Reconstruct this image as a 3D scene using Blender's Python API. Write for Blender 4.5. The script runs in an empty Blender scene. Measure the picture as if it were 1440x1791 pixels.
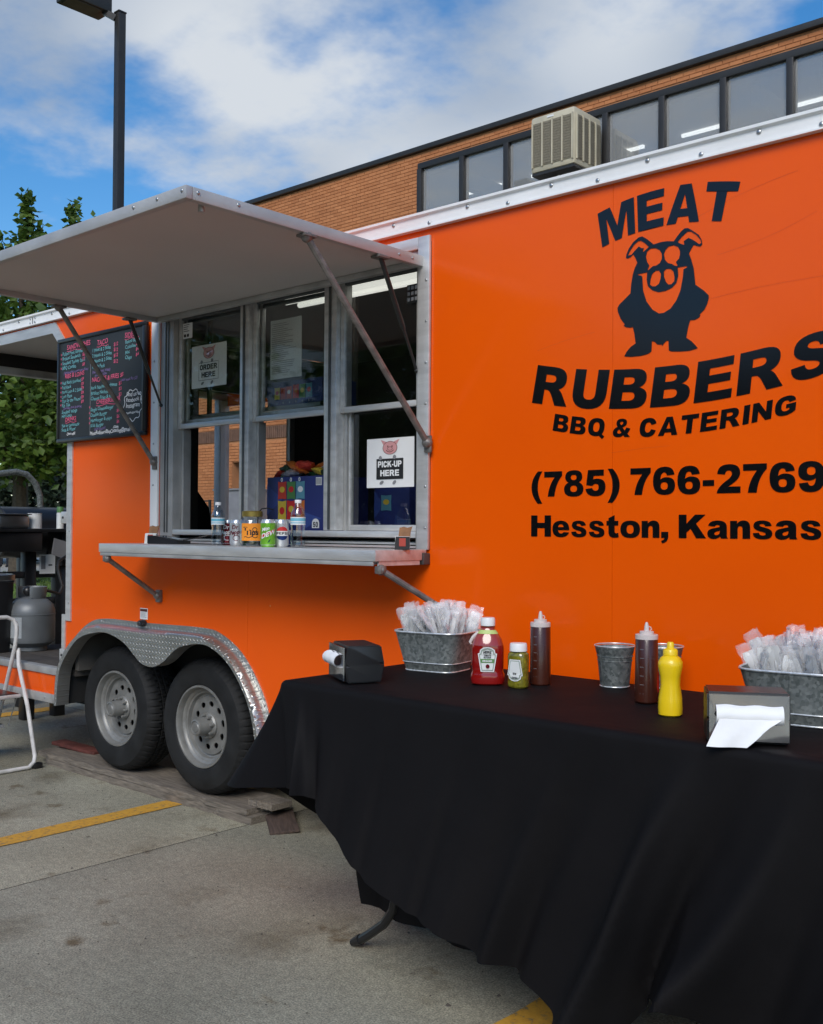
import bpy, bmesh, math, random
import numpy as np
from mathutils import Vector, Matrix
from mathutils.geometry import tessellate_polygon
random.seed(7)
R = math.radians
PI = math.pi
sc = bpy.context.scene
COL = sc.collection

# ------------------------------------------------------------------ camera
yaw, pitch, roll = R(41.8), R(0.93), R(0.35)
f0 = Vector((-math.sin(yaw), math.cos(yaw), 0)); r0 = Vector((math.cos(yaw), math.sin(yaw), 0)); u0 = Vector((0, 0, 1))
fw = f0*math.cos(pitch) + u0*math.sin(pitch); u1 = -f0*math.sin(pitch) + u0*math.cos(pitch)
rt = r0*math.cos(roll) + u1*math.sin(roll); up = -r0*math.sin(roll) + u1*math.cos(roll)
cd = bpy.data.cameras.new('camera'); cam = bpy.data.objects.new('camera', cd); COL.objects.link(cam)
cd.sensor_fit = 'HORIZONTAL'; cd.sensor_width = 36; cd.lens = 36*1830/1440; cd.clip_start = .05; cd.clip_end = 2000
m3 = Matrix((rt, up, -fw)).transposed()
cam.matrix_world = Matrix.Translation((0, -3.247, 1.445)) @ m3.to_4x4()
sc.camera = cam

# ------------------------------------------------------------------ sky, sun, exposure
SUN_EL, SUN_AZ = 38, 150            # degrees, azimuth clockwise from +y
w = bpy.data.worlds.new('World'); sc.world = w; w.use_nodes = True
nt = w.node_tree; nt.nodes.clear()
def wn(t): return nt.nodes.new(t)
out = wn('ShaderNodeOutputWorld'); bg = wn('ShaderNodeBackground'); bg.inputs['Strength'].default_value = .13
sky = wn('ShaderNodeTexSky'); sky.sky_type = 'NISHITA'; sky.sun_disc = False
sky.sun_elevation = R(SUN_EL); sky.sun_rotation = R(SUN_AZ); sky.air_density = 1.0; sky.dust_density = .3; sky.ozone_density = 2.5
hs = wn('ShaderNodeHueSaturation'); hs.inputs['Saturation'].default_value = 1.34; hs.inputs['Value'].default_value = .64
tc = wn('ShaderNodeTexCoord'); sep = wn('ShaderNodeSeparateXYZ')
nt.links.new(tc.outputs['Generated'], sep.inputs[0])
mx = wn('ShaderNodeMath'); mx.operation = 'MAXIMUM'; mx.inputs[1].default_value = 0; nt.links.new(sep.outputs['Z'], mx.inputs[0])
ad = wn('ShaderNodeMath'); ad.operation = 'ADD'; ad.inputs[1].default_value = .22; nt.links.new(mx.outputs[0], ad.inputs[0])
dv = wn('ShaderNodeVectorMath'); dv.operation = 'DIVIDE'
cb = wn('ShaderNodeCombineXYZ')
for i in range(3): nt.links.new(ad.outputs[0], cb.inputs[i])
nt.links.new(tc.outputs['Generated'], dv.inputs[0]); nt.links.new(cb.outputs[0], dv.inputs[1])
mp = wn('ShaderNodeMapping'); mp.inputs['Location'].default_value = (8.86, 9.26, 2); nt.links.new(dv.outputs[0], mp.inputs[0])
n1 = wn('ShaderNodeTexNoise'); n1.inputs['Scale'].default_value = 1.25; n1.inputs['Detail'].default_value = 7; n1.inputs['Roughness'].default_value = .56; n1.inputs['Distortion'].default_value = 0
nt.links.new(mp.outputs[0], n1.inputs['Vector'])
cr = wn('ShaderNodeValToRGB'); cr.color_ramp.elements[0].position = .49; cr.color_ramp.elements[1].position = .615; cr.color_ramp.interpolation = 'EASE'
nt.links.new(n1.outputs['Fac'], cr.inputs[0])
n2 = wn('ShaderNodeTexNoise'); n2.inputs['Scale'].default_value = 2.6; n2.inputs['Detail'].default_value = 1; nt.links.new(mp.outputs[0], n2.inputs['Vector'])
cc = wn('ShaderNodeValToRGB'); cc.color_ramp.elements[0].position = .35; cc.color_ramp.elements[1].position = .65
cc.color_ramp.elements[0].color = (1.5, 1.85, 2.4, 1); cc.color_ramp.elements[1].color = (2.85, 3.05, 3.3, 1)
nt.links.new(n2.outputs['Fac'], cc.inputs[0])
mix = wn('ShaderNodeMixRGB')
nt.links.new(cr.outputs[0], mix.inputs[0]); nt.links.new(sky.outputs[0], hs.inputs['Color']); nt.links.new(hs.outputs[0], mix.inputs[1]); nt.links.new(cc.outputs[0], mix.inputs[2])
nt.links.new(mix.outputs[0], bg.inputs['Color']); nt.links.new(bg.outputs[0], out.inputs[0])
sd = bpy.data.lights.new('sun', 'SUN'); sd.energy = 1.5; sd.angle = R(32); sd.color = (1, .95, .88)
so = bpy.data.objects.new('sun', sd); COL.objects.link(so)
az, el = R(SUN_AZ), R(SUN_EL)
sdir = Vector((math.sin(az)*math.cos(el), math.cos(az)*math.cos(el), math.sin(el)))
so.rotation_euler = sdir.to_track_quat('Z', 'Y').to_euler(); so.location = (-6, -10, 14)
vs = sc.view_settings; vs.view_transform = 'Standard'; vs.look = 'None'; vs.exposure = .85; vs.gamma = 1; vs.use_curve_mapping = False
sc.cycles.max_bounces = 6; sc.cycles.diffuse_bounces = 3; sc.cycles.glossy_bounces = 4; sc.cycles.transmission_bounces = 4; sc.cycles.transparent_max_bounces = 16; sc.cycles.use_adaptive_sampling = True; sc.cycles.adaptive_threshold = .02; sc.cycles.use_denoising = True

# ------------------------------------------------------------------ materials
def lin(r, g, b):
    f = lambda v: (v/255/12.92) if v <= 10 else ((v/255+.055)/1.055)**2.4
    return (f(r), f(g), f(b))
def newmat(name):
    m = bpy.data.materials.new(name); m.use_nodes = True
    return m, m.node_tree, m.node_tree.nodes['Principled BSDF']
def mat(name, rgb, rough=.5, metal=0., var=.12, scale=6., bump=0., bscale=40., coat=0., emit=0., spec=.5, rvar=.12, stretch=None, sheen=0.):
    m, t, p = newmat(name); N = t.nodes; L = t.links
    co = N.new('ShaderNodeTexCoord'); mp_ = N.new('ShaderNodeMapping'); L.new(co.outputs['Object'], mp_.inputs[0])
    if stretch: mp_.inputs['Scale'].default_value = stretch
    no = N.new('ShaderNodeTexNoise'); no.inputs['Scale'].default_value = scale; no.inputs['Detail'].default_value = 3; L.new(mp_.outputs[0], no.inputs['Vector'])
    rp = N.new('ShaderNodeValToRGB'); rp.color_ramp.elements[0].position = .3; rp.color_ramp.elements[1].position = .7
    rp.color_ramp.elements[0].color = (*[max(0, c*(1-var)) for c in rgb], 1); rp.color_ramp.elements[1].color = (*[min(1, c*(1+var)) for c in rgb], 1)
    L.new(no.outputs['Fac'], rp.inputs[0]); L.new(rp.outputs[0], p.inputs['Base Color'])
    mr = N.new('ShaderNodeMapRange'); mr.inputs['To Min'].default_value = max(.02, rough-rvar*rough*1.5); mr.inputs['To Max'].default_value = min(1, rough+rvar*rough*1.5)
    L.new(no.outputs['Fac'], mr.inputs['Value']); L.new(mr.outputs[0], p.inputs['Roughness'])
    p.inputs['Metallic'].default_value = metal; p.inputs['Specular IOR Level'].default_value = spec
    if coat: p.inputs['Coat Weight'].default_value = coat; p.inputs['Coat Roughness'].default_value = .05
    if sheen: p.inputs['Sheen Weight'].default_value = sheen
    if emit: p.inputs['Emission Color'].default_value = (*rgb, 1); p.inputs['Emission Strength'].default_value = emit
    if bump:
        nb = N.new('ShaderNodeTexNoise'); nb.inputs['Scale'].default_value = bscale; nb.inputs['Detail'].default_value = 2; L.new(mp_.outputs[0], nb.inputs['Vector'])
        bp = N.new('ShaderNodeBump'); bp.inputs['Strength'].default_value = min(1, bump*5); bp.inputs['Distance'].default_value = .004; L.new(nb.outputs['Fac'], bp.inputs['Height']); L.new(bp.outputs[0], p.inputs['Normal'])
    return m
def glassmat(name, tint=(.92, .95, .95), add=0., ior=1.5, rough=0.):
    m, t, p = newmat(name); N = t.nodes; L = t.links; N.remove(p)
    fr = N.new('ShaderNodeFresnel'); fr.inputs[0].default_value = ior
    ge = N.new('ShaderNodeNewGeometry'); inv = N.new('ShaderNodeMath'); inv.operation = 'SUBTRACT'; inv.inputs[0].default_value = 1; L.new(ge.outputs['Backfacing'], inv.inputs[1])
    a0 = N.new('ShaderNodeMath'); a0.operation = 'MULTIPLY_ADD'; a0.use_clamp = True; a0.inputs[1].default_value = 1.7; a0.inputs[2].default_value = add; L.new(fr.outputs[0], a0.inputs[0])
    a = N.new('ShaderNodeMath'); a.operation = 'MULTIPLY'; a.use_clamp = True; L.new(a0.outputs[0], a.inputs[0]); L.new(inv.outputs[0], a.inputs[1])
    tr = N.new('ShaderNodeBsdfTransparent'); tr.inputs[0].default_value = (*tint, 1)
    gl = N.new('ShaderNodeBsdfGlossy'); gl.inputs['Roughness'].default_value = rough
    mx_ = N.new('ShaderNodeMixShader'); L.new(a.outputs[0], mx_.inputs[0]); L.new(tr.outputs[0], mx_.inputs[1]); L.new(gl.outputs[0], mx_.inputs[2])
    L.new(mx_.outputs[0], N['Material Output'].inputs[0])
    return m
MAT = {}
def orange_mat():
    m, t, p = newmat('orange_trailer_paint'); N = t.nodes; L = t.links
    co = N.new('ShaderNodeTexCoord')
    n = N.new('ShaderNodeTexNoise'); n.inputs['Scale'].default_value = 1.3; n.inputs['Detail'].default_value = 5; L.new(co.outputs['Object'], n.inputs['Vector'])
    rp = N.new('ShaderNodeValToRGB'); rp.color_ramp.elements[0].position = .3; rp.color_ramp.elements[1].position = .75
    rp.color_ramp.elements[0].color = (.80, .090, .0012, 1); rp.color_ramp.elements[1].color = (.86, .104, .0018, 1); L.new(n.outputs['Fac'], rp.inputs[0])
    # small stone chips
    v = N.new('ShaderNodeTexVoronoi'); v.inputs['Scale'].default_value = 7; v.inputs['Randomness'].default_value = 1; L.new(co.outputs['Object'], v.inputs['Vector'])
    lt = N.new('ShaderNodeMath'); lt.operation = 'LESS_THAN'; lt.inputs[1].default_value = .028; L.new(v.outputs['Distance'], lt.inputs[0])
    n3 = N.new('ShaderNodeTexNoise'); n3.inputs['Scale'].default_value = 1.1; L.new(co.outputs['Object'], n3.inputs['Vector'])
    gt = N.new('ShaderNodeMath'); gt.operation = 'GREATER_THAN'; gt.inputs[1].default_value = .56; L.new(n3.outputs['Fac'], gt.inputs[0])
    mu = N.new('ShaderNodeMath'); mu.operation = 'MULTIPLY'; L.new(lt.outputs[0], mu.inputs[0]); L.new(gt.outputs[0], mu.inputs[1])
    mc = N.new('ShaderNodeMixRGB'); mc.inputs[2].default_value = (.78, .34, .14, 1); L.new(mu.outputs[0], mc.inputs[0]); L.new(rp.outputs[0], mc.inputs[1])
    L.new(mc.outputs[0], p.inputs['Base Color'])
    p.inputs['Roughness'].default_value = .17; p.inputs['Specular IOR Level'].default_value = .28; p.inputs['Coat Weight'].default_value = .0; p.inputs['Coat Roughness'].default_value = .06
    nb = N.new('ShaderNodeTexNoise'); nb.inputs['Scale'].default_value = 2.2; nb.inputs['Detail'].default_value = 2; L.new(co.outputs['Object'], nb.inputs['Vector'])
    bp = N.new('ShaderNodeBump'); bp.inputs['Strength'].default_value = .55; bp.inputs['Distance'].default_value = .006; L.new(nb.outputs['Fac'], bp.inputs['Height'])
    L.new(bp.outputs[0], p.inputs['Normal']); L.new(bp.outputs[0], p.inputs['Coat Normal'])
    return m
def diamond_mat():
    m, t, p = newmat('diamond_plate'); N = t.nodes; L = t.links
    co = N.new('ShaderNodeTexCoord'); sp = N.new('ShaderNodeSeparateXYZ'); L.new(co.outputs['Object'], sp.inputs[0])
    def M(op, a, b=None, c=None):
        n = N.new('ShaderNodeMath'); n.operation = op
        for i, v in enumerate((a, b, c)):
            if v is None: continue
            if isinstance(v, (int, float)): n.inputs[i].default_value = v
            else: L.new(v, n.inputs[i])
        return n.outputs[0]
    K = 34
    x = sp.outputs['X']; z = sp.outputs['Z']
    u = M('MULTIPLY', M('ADD', x, z), K); v = M('MULTIPLY', M('SUBTRACT', x, z), K)
    par = M('GREATER_THAN', M('MODULO', M('ADD', M('ADD', M('FLOOR', u), M('FLOOR', v)), 4000), 2), .5)
    fu = M('SUBTRACT', M('FRACT', u), .5); fv = M('SUBTRACT', M('FRACT', v), .5)
    d1 = M('ADD', M('POWER', M('ABSOLUTE', M('DIVIDE', fu, .5)), 2), M('POWER', M('ABSOLUTE', M('DIVIDE', fv, .17)), 2))
    d2 = M('ADD', M('POWER', M('ABSOLUTE', M('DIVIDE', fv, .5)), 2), M('POWER', M('ABSOLUTE', M('DIVIDE', fu, .17)), 2))
    d = M('ADD', M('MULTIPLY', d1, par), M('MULTIPLY', d2, M('SUBTRACT', 1, par)))
    h = M('SUBTRACT', 1, M('MINIMUM', d, 1))
    bp = N.new('ShaderNodeBump'); bp.inputs['Strength'].default_value = .9; bp.inputs['Distance'].default_value = .0026; L.new(h, bp.inputs['Height']); L.new(bp.outputs[0], p.inputs['Normal'])
    no = N.new('ShaderNodeTexNoise'); no.inputs['Scale'].default_value = 9; no.inputs['Detail'].default_value = 5; L.new(co.outputs['Object'], no.inputs['Vector'])
    rp = N.new('ShaderNodeValToRGB'); rp.color_ramp.elements[0].color = (.36, .36, .34, 1); rp.color_ramp.elements[1].color = (.62, .62, .60, 1); L.new(no.outputs['Fac'], rp.inputs[0]); L.new(rp.outputs[0], p.inputs['Base Color'])
    p.inputs['Metallic'].default_value = .9; p.inputs['Roughness'].default_value = .36
    return m
def brick_mat():
    m, t, p = newmat('orange_brick'); N = t.nodes; L = t.links
    g = N.new('ShaderNodeNewGeometry'); rp = N.new('ShaderNodeValToRGB')
    e = rp.color_ramp.elements; e[0].color = (.40, .150, .055, 1); e[1].color = (.50, .200, .078, 1)
    a = e.new(.5); a.color = (.45, .175, .066, 1)
    L.new(g.outputs['Random Per Island'], rp.inputs[0])
    co = N.new('ShaderNodeTexCoord'); no = N.new('ShaderNodeTexNoise'); no.inputs['Scale'].default_value = 1.2; no.inputs['Detail'].default_value = 6; L.new(co.outputs['Object'], no.inputs['Vector'])
    mr = N.new('ShaderNodeMapRange'); mr.inputs['To Min'].default_value = .8; mr.inputs['To Max'].default_value = 1.2; L.new(no.outputs['Fac'], mr.inputs['Value'])
    mu = N.new('ShaderNodeMixRGB'); mu.blend_type = 'MULTIPLY'; mu.inputs[0].default_value = 1; L.new(rp.outputs[0], mu.inputs[1]); L.new(mr.outputs[0], mu.inputs[2]); L.new(mu.outputs[0], p.inputs['Base Color'])
    p.inputs['Roughness'].default_value = .9
    return m
def concrete_mat():
    m, t, p = newmat('worn_concrete'); N = t.nodes; L = t.links
    co = N.new('ShaderNodeTexCoord')
    def noise(s, d=6, ro=.6):
        n = N.new('ShaderNodeTexNoise'); n.inputs['Scale'].default_value = s; n.inputs['Detail'].default_value = d; n.inputs['Roughness'].default_value = ro; L.new(co.outputs['Object'], n.inputs['Vector']); return n.outputs['Fac']
    def ramp(s, p0, p1, c0, c1):
        r = N.new('ShaderNodeValToRGB'); r.color_ramp.elements[0].position = p0; r.color_ramp.elements[1].position = p1; r.color_ramp.elements[0].color = (*c0, 1); r.color_ramp.elements[1].color = (*c1, 1); L.new(s, r.inputs[0]); return r.outputs[0]
    def mixc(f, a, b, bl='MIX'):
        n = N.new('ShaderNodeMixRGB'); n.blend_type = bl
        for i, v in ((0, f), (1, a), (2, b)):
            if isinstance(v, (int, float)): n.inputs[i].default_value = v
            else: L.new(v, n.inputs[i])
        return n.outputs[0]
    base = ramp(noise(.9, 7), .3, .72, (.235, .221, .172), (.43, .408, .325))
    speck = ramp(noise(150, 3, .8), .34, .68, (.42, .42, .42), (1.55, 1.54, 1.48))
    mid = ramp(noise(34, 6, .7), .33, .68, (.78, .78, .78), (1.2, 1.2, 1.18))
    c = mixc(1, mixc(1, base, speck, 'MULTIPLY'), mid, 'MULTIPLY')
    st = ramp(noise(1.7, 5, .55), .56, .72, (1, 1, 1), (.50, .45, .39))     # oily and rusty stains
    c = mixc(1, c, st, 'MULTIPLY')
    st2 = ramp(noise(4.3, 4, .6), .62, .73, (1, 1, 1), (.48, .39, .30))
    c = mixc(1, c, st2, 'MULTIPLY')
    v = N.new('ShaderNodeTexVoronoi'); v.inputs['Scale'].default_value = 5.5; L.new(co.outputs['Object'], v.inputs['Vector'])
    gum = ramp(v.outputs['Distance'], .045, .07, (.28, .27, .26), (1, 1, 1))
    gm = ramp(noise(.8, 2), .5, .56, (1, 1, 1), (0, 0, 0))
    c = mixc(1, c, mixc(gm, gum, (1) if False else ramp(noise(1), 0, 1, (1, 1, 1), (1, 1, 1))), 'MULTIPLY')
    L.new(c, p.inputs['Base Color']); p.inputs['Roughness'].default_value = .88; p.inputs['Specular IOR Level'].default_value = .3
    bp = N.new('ShaderNodeBump'); bp.inputs['Strength'].default_value = .7; bp.inputs['Distance'].default_value = .003; L.new(noise(150, 5, .7), bp.inputs['Height']); L.new(bp.outputs[0], p.inputs['Normal'])
    return m
def paintline_mat():
    m, t, p = newmat('worn_yellow_paint'); N = t.nodes; L = t.links
    co = N.new('ShaderNodeTexCoord'); n = N.new('ShaderNodeTexNoise'); n.inputs['Scale'].default_value = 38; n.inputs['Detail'].default_value = 8; n.inputs['Roughness'].default_value = .75; L.new(co.outputs['Object'], n.inputs['Vector'])
    rp = N.new('ShaderNodeValToRGB'); e = rp.color_ramp.elements; e[0].position = .36; e[0].color = (.20, .155, .085, 1); e[1].position = .46; e[1].color = (.56, .285, .028, 1)
    x = e.new(.75); x.color = (.66, .37, .05, 1); L.new(n.outputs['Fac'], rp.inputs[0]); L.new(rp.outputs[0], p.inputs['Base Color']); p.inputs['Roughness'].default_value = .8
    bp = N.new('ShaderNodeBump'); bp.inputs['Strength'].default_value = .6; bp.inputs['Distance'].default_value = .002; L.new(n.outputs['Fac'], bp.inputs['Height']); L.new(bp.outputs[0], p.inputs['Normal'])
    return m
def leaf_mat(name, a, b, trans=.35):
    m, t, p = newmat(name); N = t.nodes; L = t.links
    g = N.new('ShaderNodeNewGeometry'); rp = N.new('ShaderNodeValToRGB'); rp.color_ramp.elements[0].color = (*a, 1); rp.color_ramp.elements[1].color = (*b, 1); L.new(g.outputs['Random Per Island'], rp.inputs[0])
    L.new(rp.outputs[0], p.inputs['Base Color']); p.inputs['Roughness'].default_value = .5; p.inputs['Specular IOR Level'].default_value = .4
    tr = N.new('ShaderNodeBsdfTranslucent'); L.new(rp.outputs[0], tr.inputs[0]); mx_ = N.new('ShaderNodeMixShader'); mx_.inputs[0].default_value = trans
    L.new(p.outputs[0], mx_.inputs[1]); L.new(tr.outputs[0], mx_.inputs[2]); L.new(mx_.outputs[0], N['Material Output'].inputs[0])
    return m
def wrap_mat():
    m, t, p = newmat('clear_wrap'); N = t.nodes; L = t.links
    p.inputs['Base Color'].default_value = (.95, .95, .96, 1); p.inputs['Roughness'].default_value = .10; p.inputs['Specular IOR Level'].default_value = 1
    tr = N.new('ShaderNodeBsdfTransparent'); mx_ = N.new('ShaderNodeMixShader'); lw = N.new('ShaderNodeLayerWeight'); lw.inputs[0].default_value = .35
    mr = N.new('ShaderNodeMapRange'); mr.inputs['To Min'].default_value = .16; mr.inputs['To Max'].default_value = .75; L.new(lw.outputs['Facing'], mr.inputs['Value']); L.new(mr.outputs[0], mx_.inputs[0])
    L.new(tr.outputs[0], mx_.inputs[1]); L.new(p.outputs[0], mx_.inputs[2]); L.new(mx_.outputs[0], N['Material Output'].inputs[0])
    return m
def galv_mat(name, lo=(.10, .115, .11), hi=(.25, .27, .26), rough=.55, sc_=110):
    m, t, p = newmat(name); N = t.nodes; L = t.links
    co = N.new('ShaderNodeTexCoord'); v = N.new('ShaderNodeTexVoronoi'); v.inputs['Scale'].default_value = sc_; L.new(co.outputs['Object'], v.inputs['Vector'])
    n = N.new('ShaderNodeTexNoise'); n.inputs['Scale'].default_value = sc_*.6; n.inputs['Detail'].default_value = 4; L.new(co.outputs['Object'], n.inputs['Vector'])
    mx_ = N.new('ShaderNodeMixRGB'); mx_.inputs[0].default_value = .5; L.new(v.outputs['Color'], mx_.inputs[1]); L.new(n.outputs['Fac'], mx_.inputs[2])
    bw = N.new('ShaderNodeRGBToBW'); L.new(mx_.outputs[0], bw.inputs[0])
    rp = N.new('ShaderNodeValToRGB'); rp.color_ramp.elements[0].position = .3; rp.color_ramp.elements[1].position = .72; rp.color_ramp.elements[0].color = (*lo, 1); rp.color_ramp.elements[1].color = (*hi, 1); L.new(bw.outputs[0], rp.inputs[0]); L.new(rp.outputs[0], p.inputs['Base Color'])
    p.inputs['Metallic'].default_value = .45; p.inputs['Roughness'].default_value = rough
    return m
def cloth_mat():
    m, t, p = newmat('black_polyester'); N = t.nodes; L = t.links
    co = N.new('ShaderNodeTexCoord')
    n = N.new('ShaderNodeTexNoise'); n.inputs['Scale'].default_value = 5; n.inputs['Detail'].default_value = 4; L.new(co.outputs['Object'], n.inputs['Vector'])
    rp = N.new('ShaderNodeValToRGB'); rp.color_ramp.elements[0].color = (.0045, .0042, .0048, 1); rp.color_ramp.elements[1].color = (.0075, .0068, .0075, 1); L.new(n.outputs['Fac'], rp.inputs[0]); L.new(rp.outputs[0], p.inputs['Base Color'])
    p.inputs['Roughness'].default_value = .7; p.inputs['Specular IOR Level'].default_value = .12; p.inputs['Sheen Weight'].default_value = .0; p.inputs['Sheen Roughness'].default_value = .5
    n2 = N.new('ShaderNodeTexNoise'); n2.inputs['Scale'].default_value = 4; n2.inputs['Detail'].default_value = 3; L.new(co.outputs['Object'], n2.inputs['Vector'])
    wv = N.new('ShaderNodeTexNoise'); wv.inputs['Scale'].default_value = 900; L.new(co.outputs['Object'], wv.inputs['Vector'])
    b1 = N.new('ShaderNodeBump'); b1.inputs['Strength'].default_value = .35; b1.inputs['Distance'].default_value = .02; L.new(n2.outputs['Fac'], b1.inputs['Height'])
    b2 = N.new('ShaderNodeBump'); b2.inputs['Strength'].default_value = .25; b2.inputs['Distance'].default_value = .001; L.new(wv.outputs['Fac'], b2.inputs['Height']); L.new(b1.outputs[0], b2.inputs['Normal']); L.new(b2.outputs[0], p.inputs['Normal'])
    return m

MAT['orange'] = orange_mat(); MAT['diamond'] = diamond_mat(); MAT['brick'] = brick_mat(); MAT['concrete'] = concrete_mat(); MAT['yline'] = paintline_mat()
MAT['cloth'] = cloth_mat(); MAT['wrap'] = wrap_mat(); MAT['galv'] = galv_mat('galvanised_steel'); MAT['galvrim'] = galv_mat('galvanised_rim', (.5, .52, .52), (.75, .77, .77), .3)
MAT['alu'] = mat('brushed_aluminium', (.60, .595, .58), .40, .5, .14, 5, .04, 60, stretch=(1, 6, 6))
MAT['aluframe'] = mat('awning_aluminium', (.46, .455, .445), .5, .4, .12, 5, .04, 60)
MAT['aludull'] = mat('dull_aluminium', (.42, .415, .40), .48, .45, .2, 7, .05, 60)
MAT['aludark'] = mat('aluminium_shade_tone', (.10, .105, .105), .5, .6, .2, 7)  # aluminium with the shade of tracks and grooves put into its colour
MAT['rail'] = mat('white_roof_rail', (.80, .80, .785), .45, .0, .08, 3, .03, 30)
MAT['rivet'] = mat('steel_rivet', (.45, .45, .45), .35, .9)
MAT['awnunder'] = mat('awning_grey_panel', (.50, .465, .44), .55, 0, .05, 2)
MAT['strut'] = mat('rusty_strut', (.19, .175, .16), .5, .5, .35, 30)
MAT['blackrod'] = mat('black_strut', (.012, .012, .012), .35, 0)
MAT['black'] = mat('black_plastic', (.012, .012, .013), .35, 0, .2)
MAT['vinyl'] = mat('black_vinyl', (.005, .005, .0055), .13, 0, .1, 3, 0, spec=.5)
MAT['tyre'] = mat('tyre_rubber', (.012, .0125, .013), .7, 0, .4, 9, .06, 160, spec=.3)
MAT['rim'] = mat('silver_wheel_paint', (.21, .21, .20), .45, .35, .2, 14)
MAT['hole'] = mat('dark_void', (.006, .006, .006), .9, 0)
MAT['under'] = mat('chassis_black', (.012, .012, .012), .8)
MAT['wood'] = mat('weathered_wood', (.165, .140, .112), .85, 0, .42, 9, .10, 60, stretch=(1.2, 14, 14))
MAT['wooddark'] = mat('dark_wet_wood', (.070, .046, .036), .8, 0, .4, 9, .10, 60, stretch=(1.2, 14, 14))
MAT['rustplate'] = mat('rusty_plate', (.10, .028, .022), .75, .1, .4, 20, .05)
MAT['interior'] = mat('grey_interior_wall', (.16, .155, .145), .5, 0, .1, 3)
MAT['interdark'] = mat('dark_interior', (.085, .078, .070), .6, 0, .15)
MAT['stain'] = mat('stainless', (.35, .35, .35), .3, .95, .2, 8)
MAT['floor'] = mat('worn_deck', (.060, .052, .045), .85, 0, .35, 8, .08, 60, stretch=(1, 8, 1))
MAT['glass'] = glassmat('window_glass', (.96, .975, .97), .015, 1.5)
MAT['bldglass'] = glassmat('tinted_building_glass', (.75, .77, .78), .22, 1.55)
def sky_pane_mat():
    m = glassmat('building_glass_sky_grey', (.75, .77, .78), .16, 1.55); t = m.node_tree; N = t.nodes; L = t.links
    old = N['Material Output'].inputs[0].links[0].from_socket; df = N.new('ShaderNodeBsdfDiffuse'); df.inputs[0].default_value = (.44, .45, .445, 1)  # grey diffuse stands in for the pale sky reflected in the panes
    mx_ = N.new('ShaderNodeMixShader'); mx_.inputs[0].default_value = .36; L.new(old, mx_.inputs[1]); L.new(df.outputs[0], mx_.inputs[2]); L.new(mx_.outputs[0], N['Material Output'].inputs[0])
    return m
MAT['bldglass'] = sky_pane_mat()
MAT['clear'] = glassmat('clear_plastic', (.90, .93, .95), .07, 1.5)
MAT['waterbody'] = glassmat('water', (.86, .91, .94), .02, 1.33)
MAT['white'] = mat('white_plastic', (.78, .78, .77), .35, 0, .03)
MAT['paper'] = mat('white_paper', (.76, .76, .75), .7, 0, .04)
MAT['napkin'] = mat('napkin_paper', (.84, .84, .84), .85, 0, .03, 10, .03, 60)
MAT['ink'] = mat('black_ink', (.012, .012, .013), .6)
MAT['greyink'] = mat('grey_ink', (.22, .22, .23), .7)
MAT['pigpink'] = mat('pink_print', (.62, .30, .30), .7)
MAT['pigbrown'] = mat('brown_print', (.17, .07, .06), .7)
MAT['chrome'] = mat('chrome', (.75, .76, .77), .12, 1, .05)
MAT['coping'] = mat('dark_bronze_metal', (.030, .029, .028), .45, .3, .1)
MAT['mortar'] = mat('tan_mortar', (.43, .19, .082), .95, 0, .12, 3)
MAT['soldier'] = mat('brown_soldier_brick', (.14, .075, .048), .9, 0, .25, 6)
MAT['beige'] = mat('beige_cooler_paint', (.50, .45, .33), .55, 0, .1, 4)
MAT['louvre'] = mat('cooler_pad', (.20, .175, .125), .8, 0, .2, 40)
MAT['bark'] = mat('bark', (.09, .07, .05), .9, 0, .3, 14, .1, 30)
MAT['grass'] = mat('grass', (.075, .13, .022), .9, 0, .35, 14, .1, 80)
MAT['side'] = mat('pale_sidewalk', (.42, .40, .35), .9, 0, .12, 3)
MAT['stucco'] = mat('pale_stucco', (.62, .60, .56), .9, 0, .08, 1)
MAT['leafA'] = leaf_mat('maple_leaf', (.040, .090, .012), (.13, .20, .030))
MAT['leafB'] = leaf_mat('pale_leaf', (.065, .105, .045), (.15, .20, .09))
MAT['leafC'] = leaf_mat('dark_evergreen_leaf', (.010, .020, .010), (.030, .048, .022), .1)
MAT['propane'] = mat('grey_tank_paint', (.13, .14, .147), .42, .2, .12, 8)
MAT['ladder'] = mat('chipped_white_paint', (.58, .56, .54), .5, .1, .22, 16)
MAT['chalk'] = mat('chalkboard', (.022, .026, .028), .6, 0, .25, 5)
MAT['teal'] = mat('teal_chalk', (.16, .40, .42), .9); MAT['pink'] = mat('pink_chalk', (.66, .11, .20), .9); MAT['purple'] = mat('purple_chalk', (.20, .14, .30), .9); MAT['chalkw'] = mat('white_chalk', (.75, .75, .74), .9)
MAT['ketchup'] = mat('ketchup', (.24, .006, .005), .12, 0, .1, coat=.8)
MAT['relish'] = mat('relish', (.16, .145, .012), .15, 0, .5, 90, .0, coat=.8)
MAT['bbq'] = mat('barbecue_sauce', (.050, .012, .006), .28, 0, .12, coat=.25)
MAT['mustard'] = mat('mustard_yellow', (.82, .56, .008), .32, 0, .05, coat=.2)
MAT['translid'] = mat('cloudy_plastic_lid', (.62, .55, .52), .35)
MAT['label'] = mat('pale_label', (.70, .71, .68), .5); MAT['labelgreen'] = mat('green_label', (.10, .24, .07), .5); MAT['labelgrey'] = mat('sage_label', (.30, .35, .30), .5); MAT['lime'] = mat('lime_band', (.45, .56, .18), .5); MAT['red'] = mat('red_print', (.55, .02, .02), .5)
MAT['maroon'] = mat('maroon_can', (.16, .006, .016), .25, .45); MAT['silver'] = mat('silver_can', (.62, .64, .66), .28, .6); MAT['cangreen'] = mat('green_can', (.05, .28, .12), .28, .4)
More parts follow.
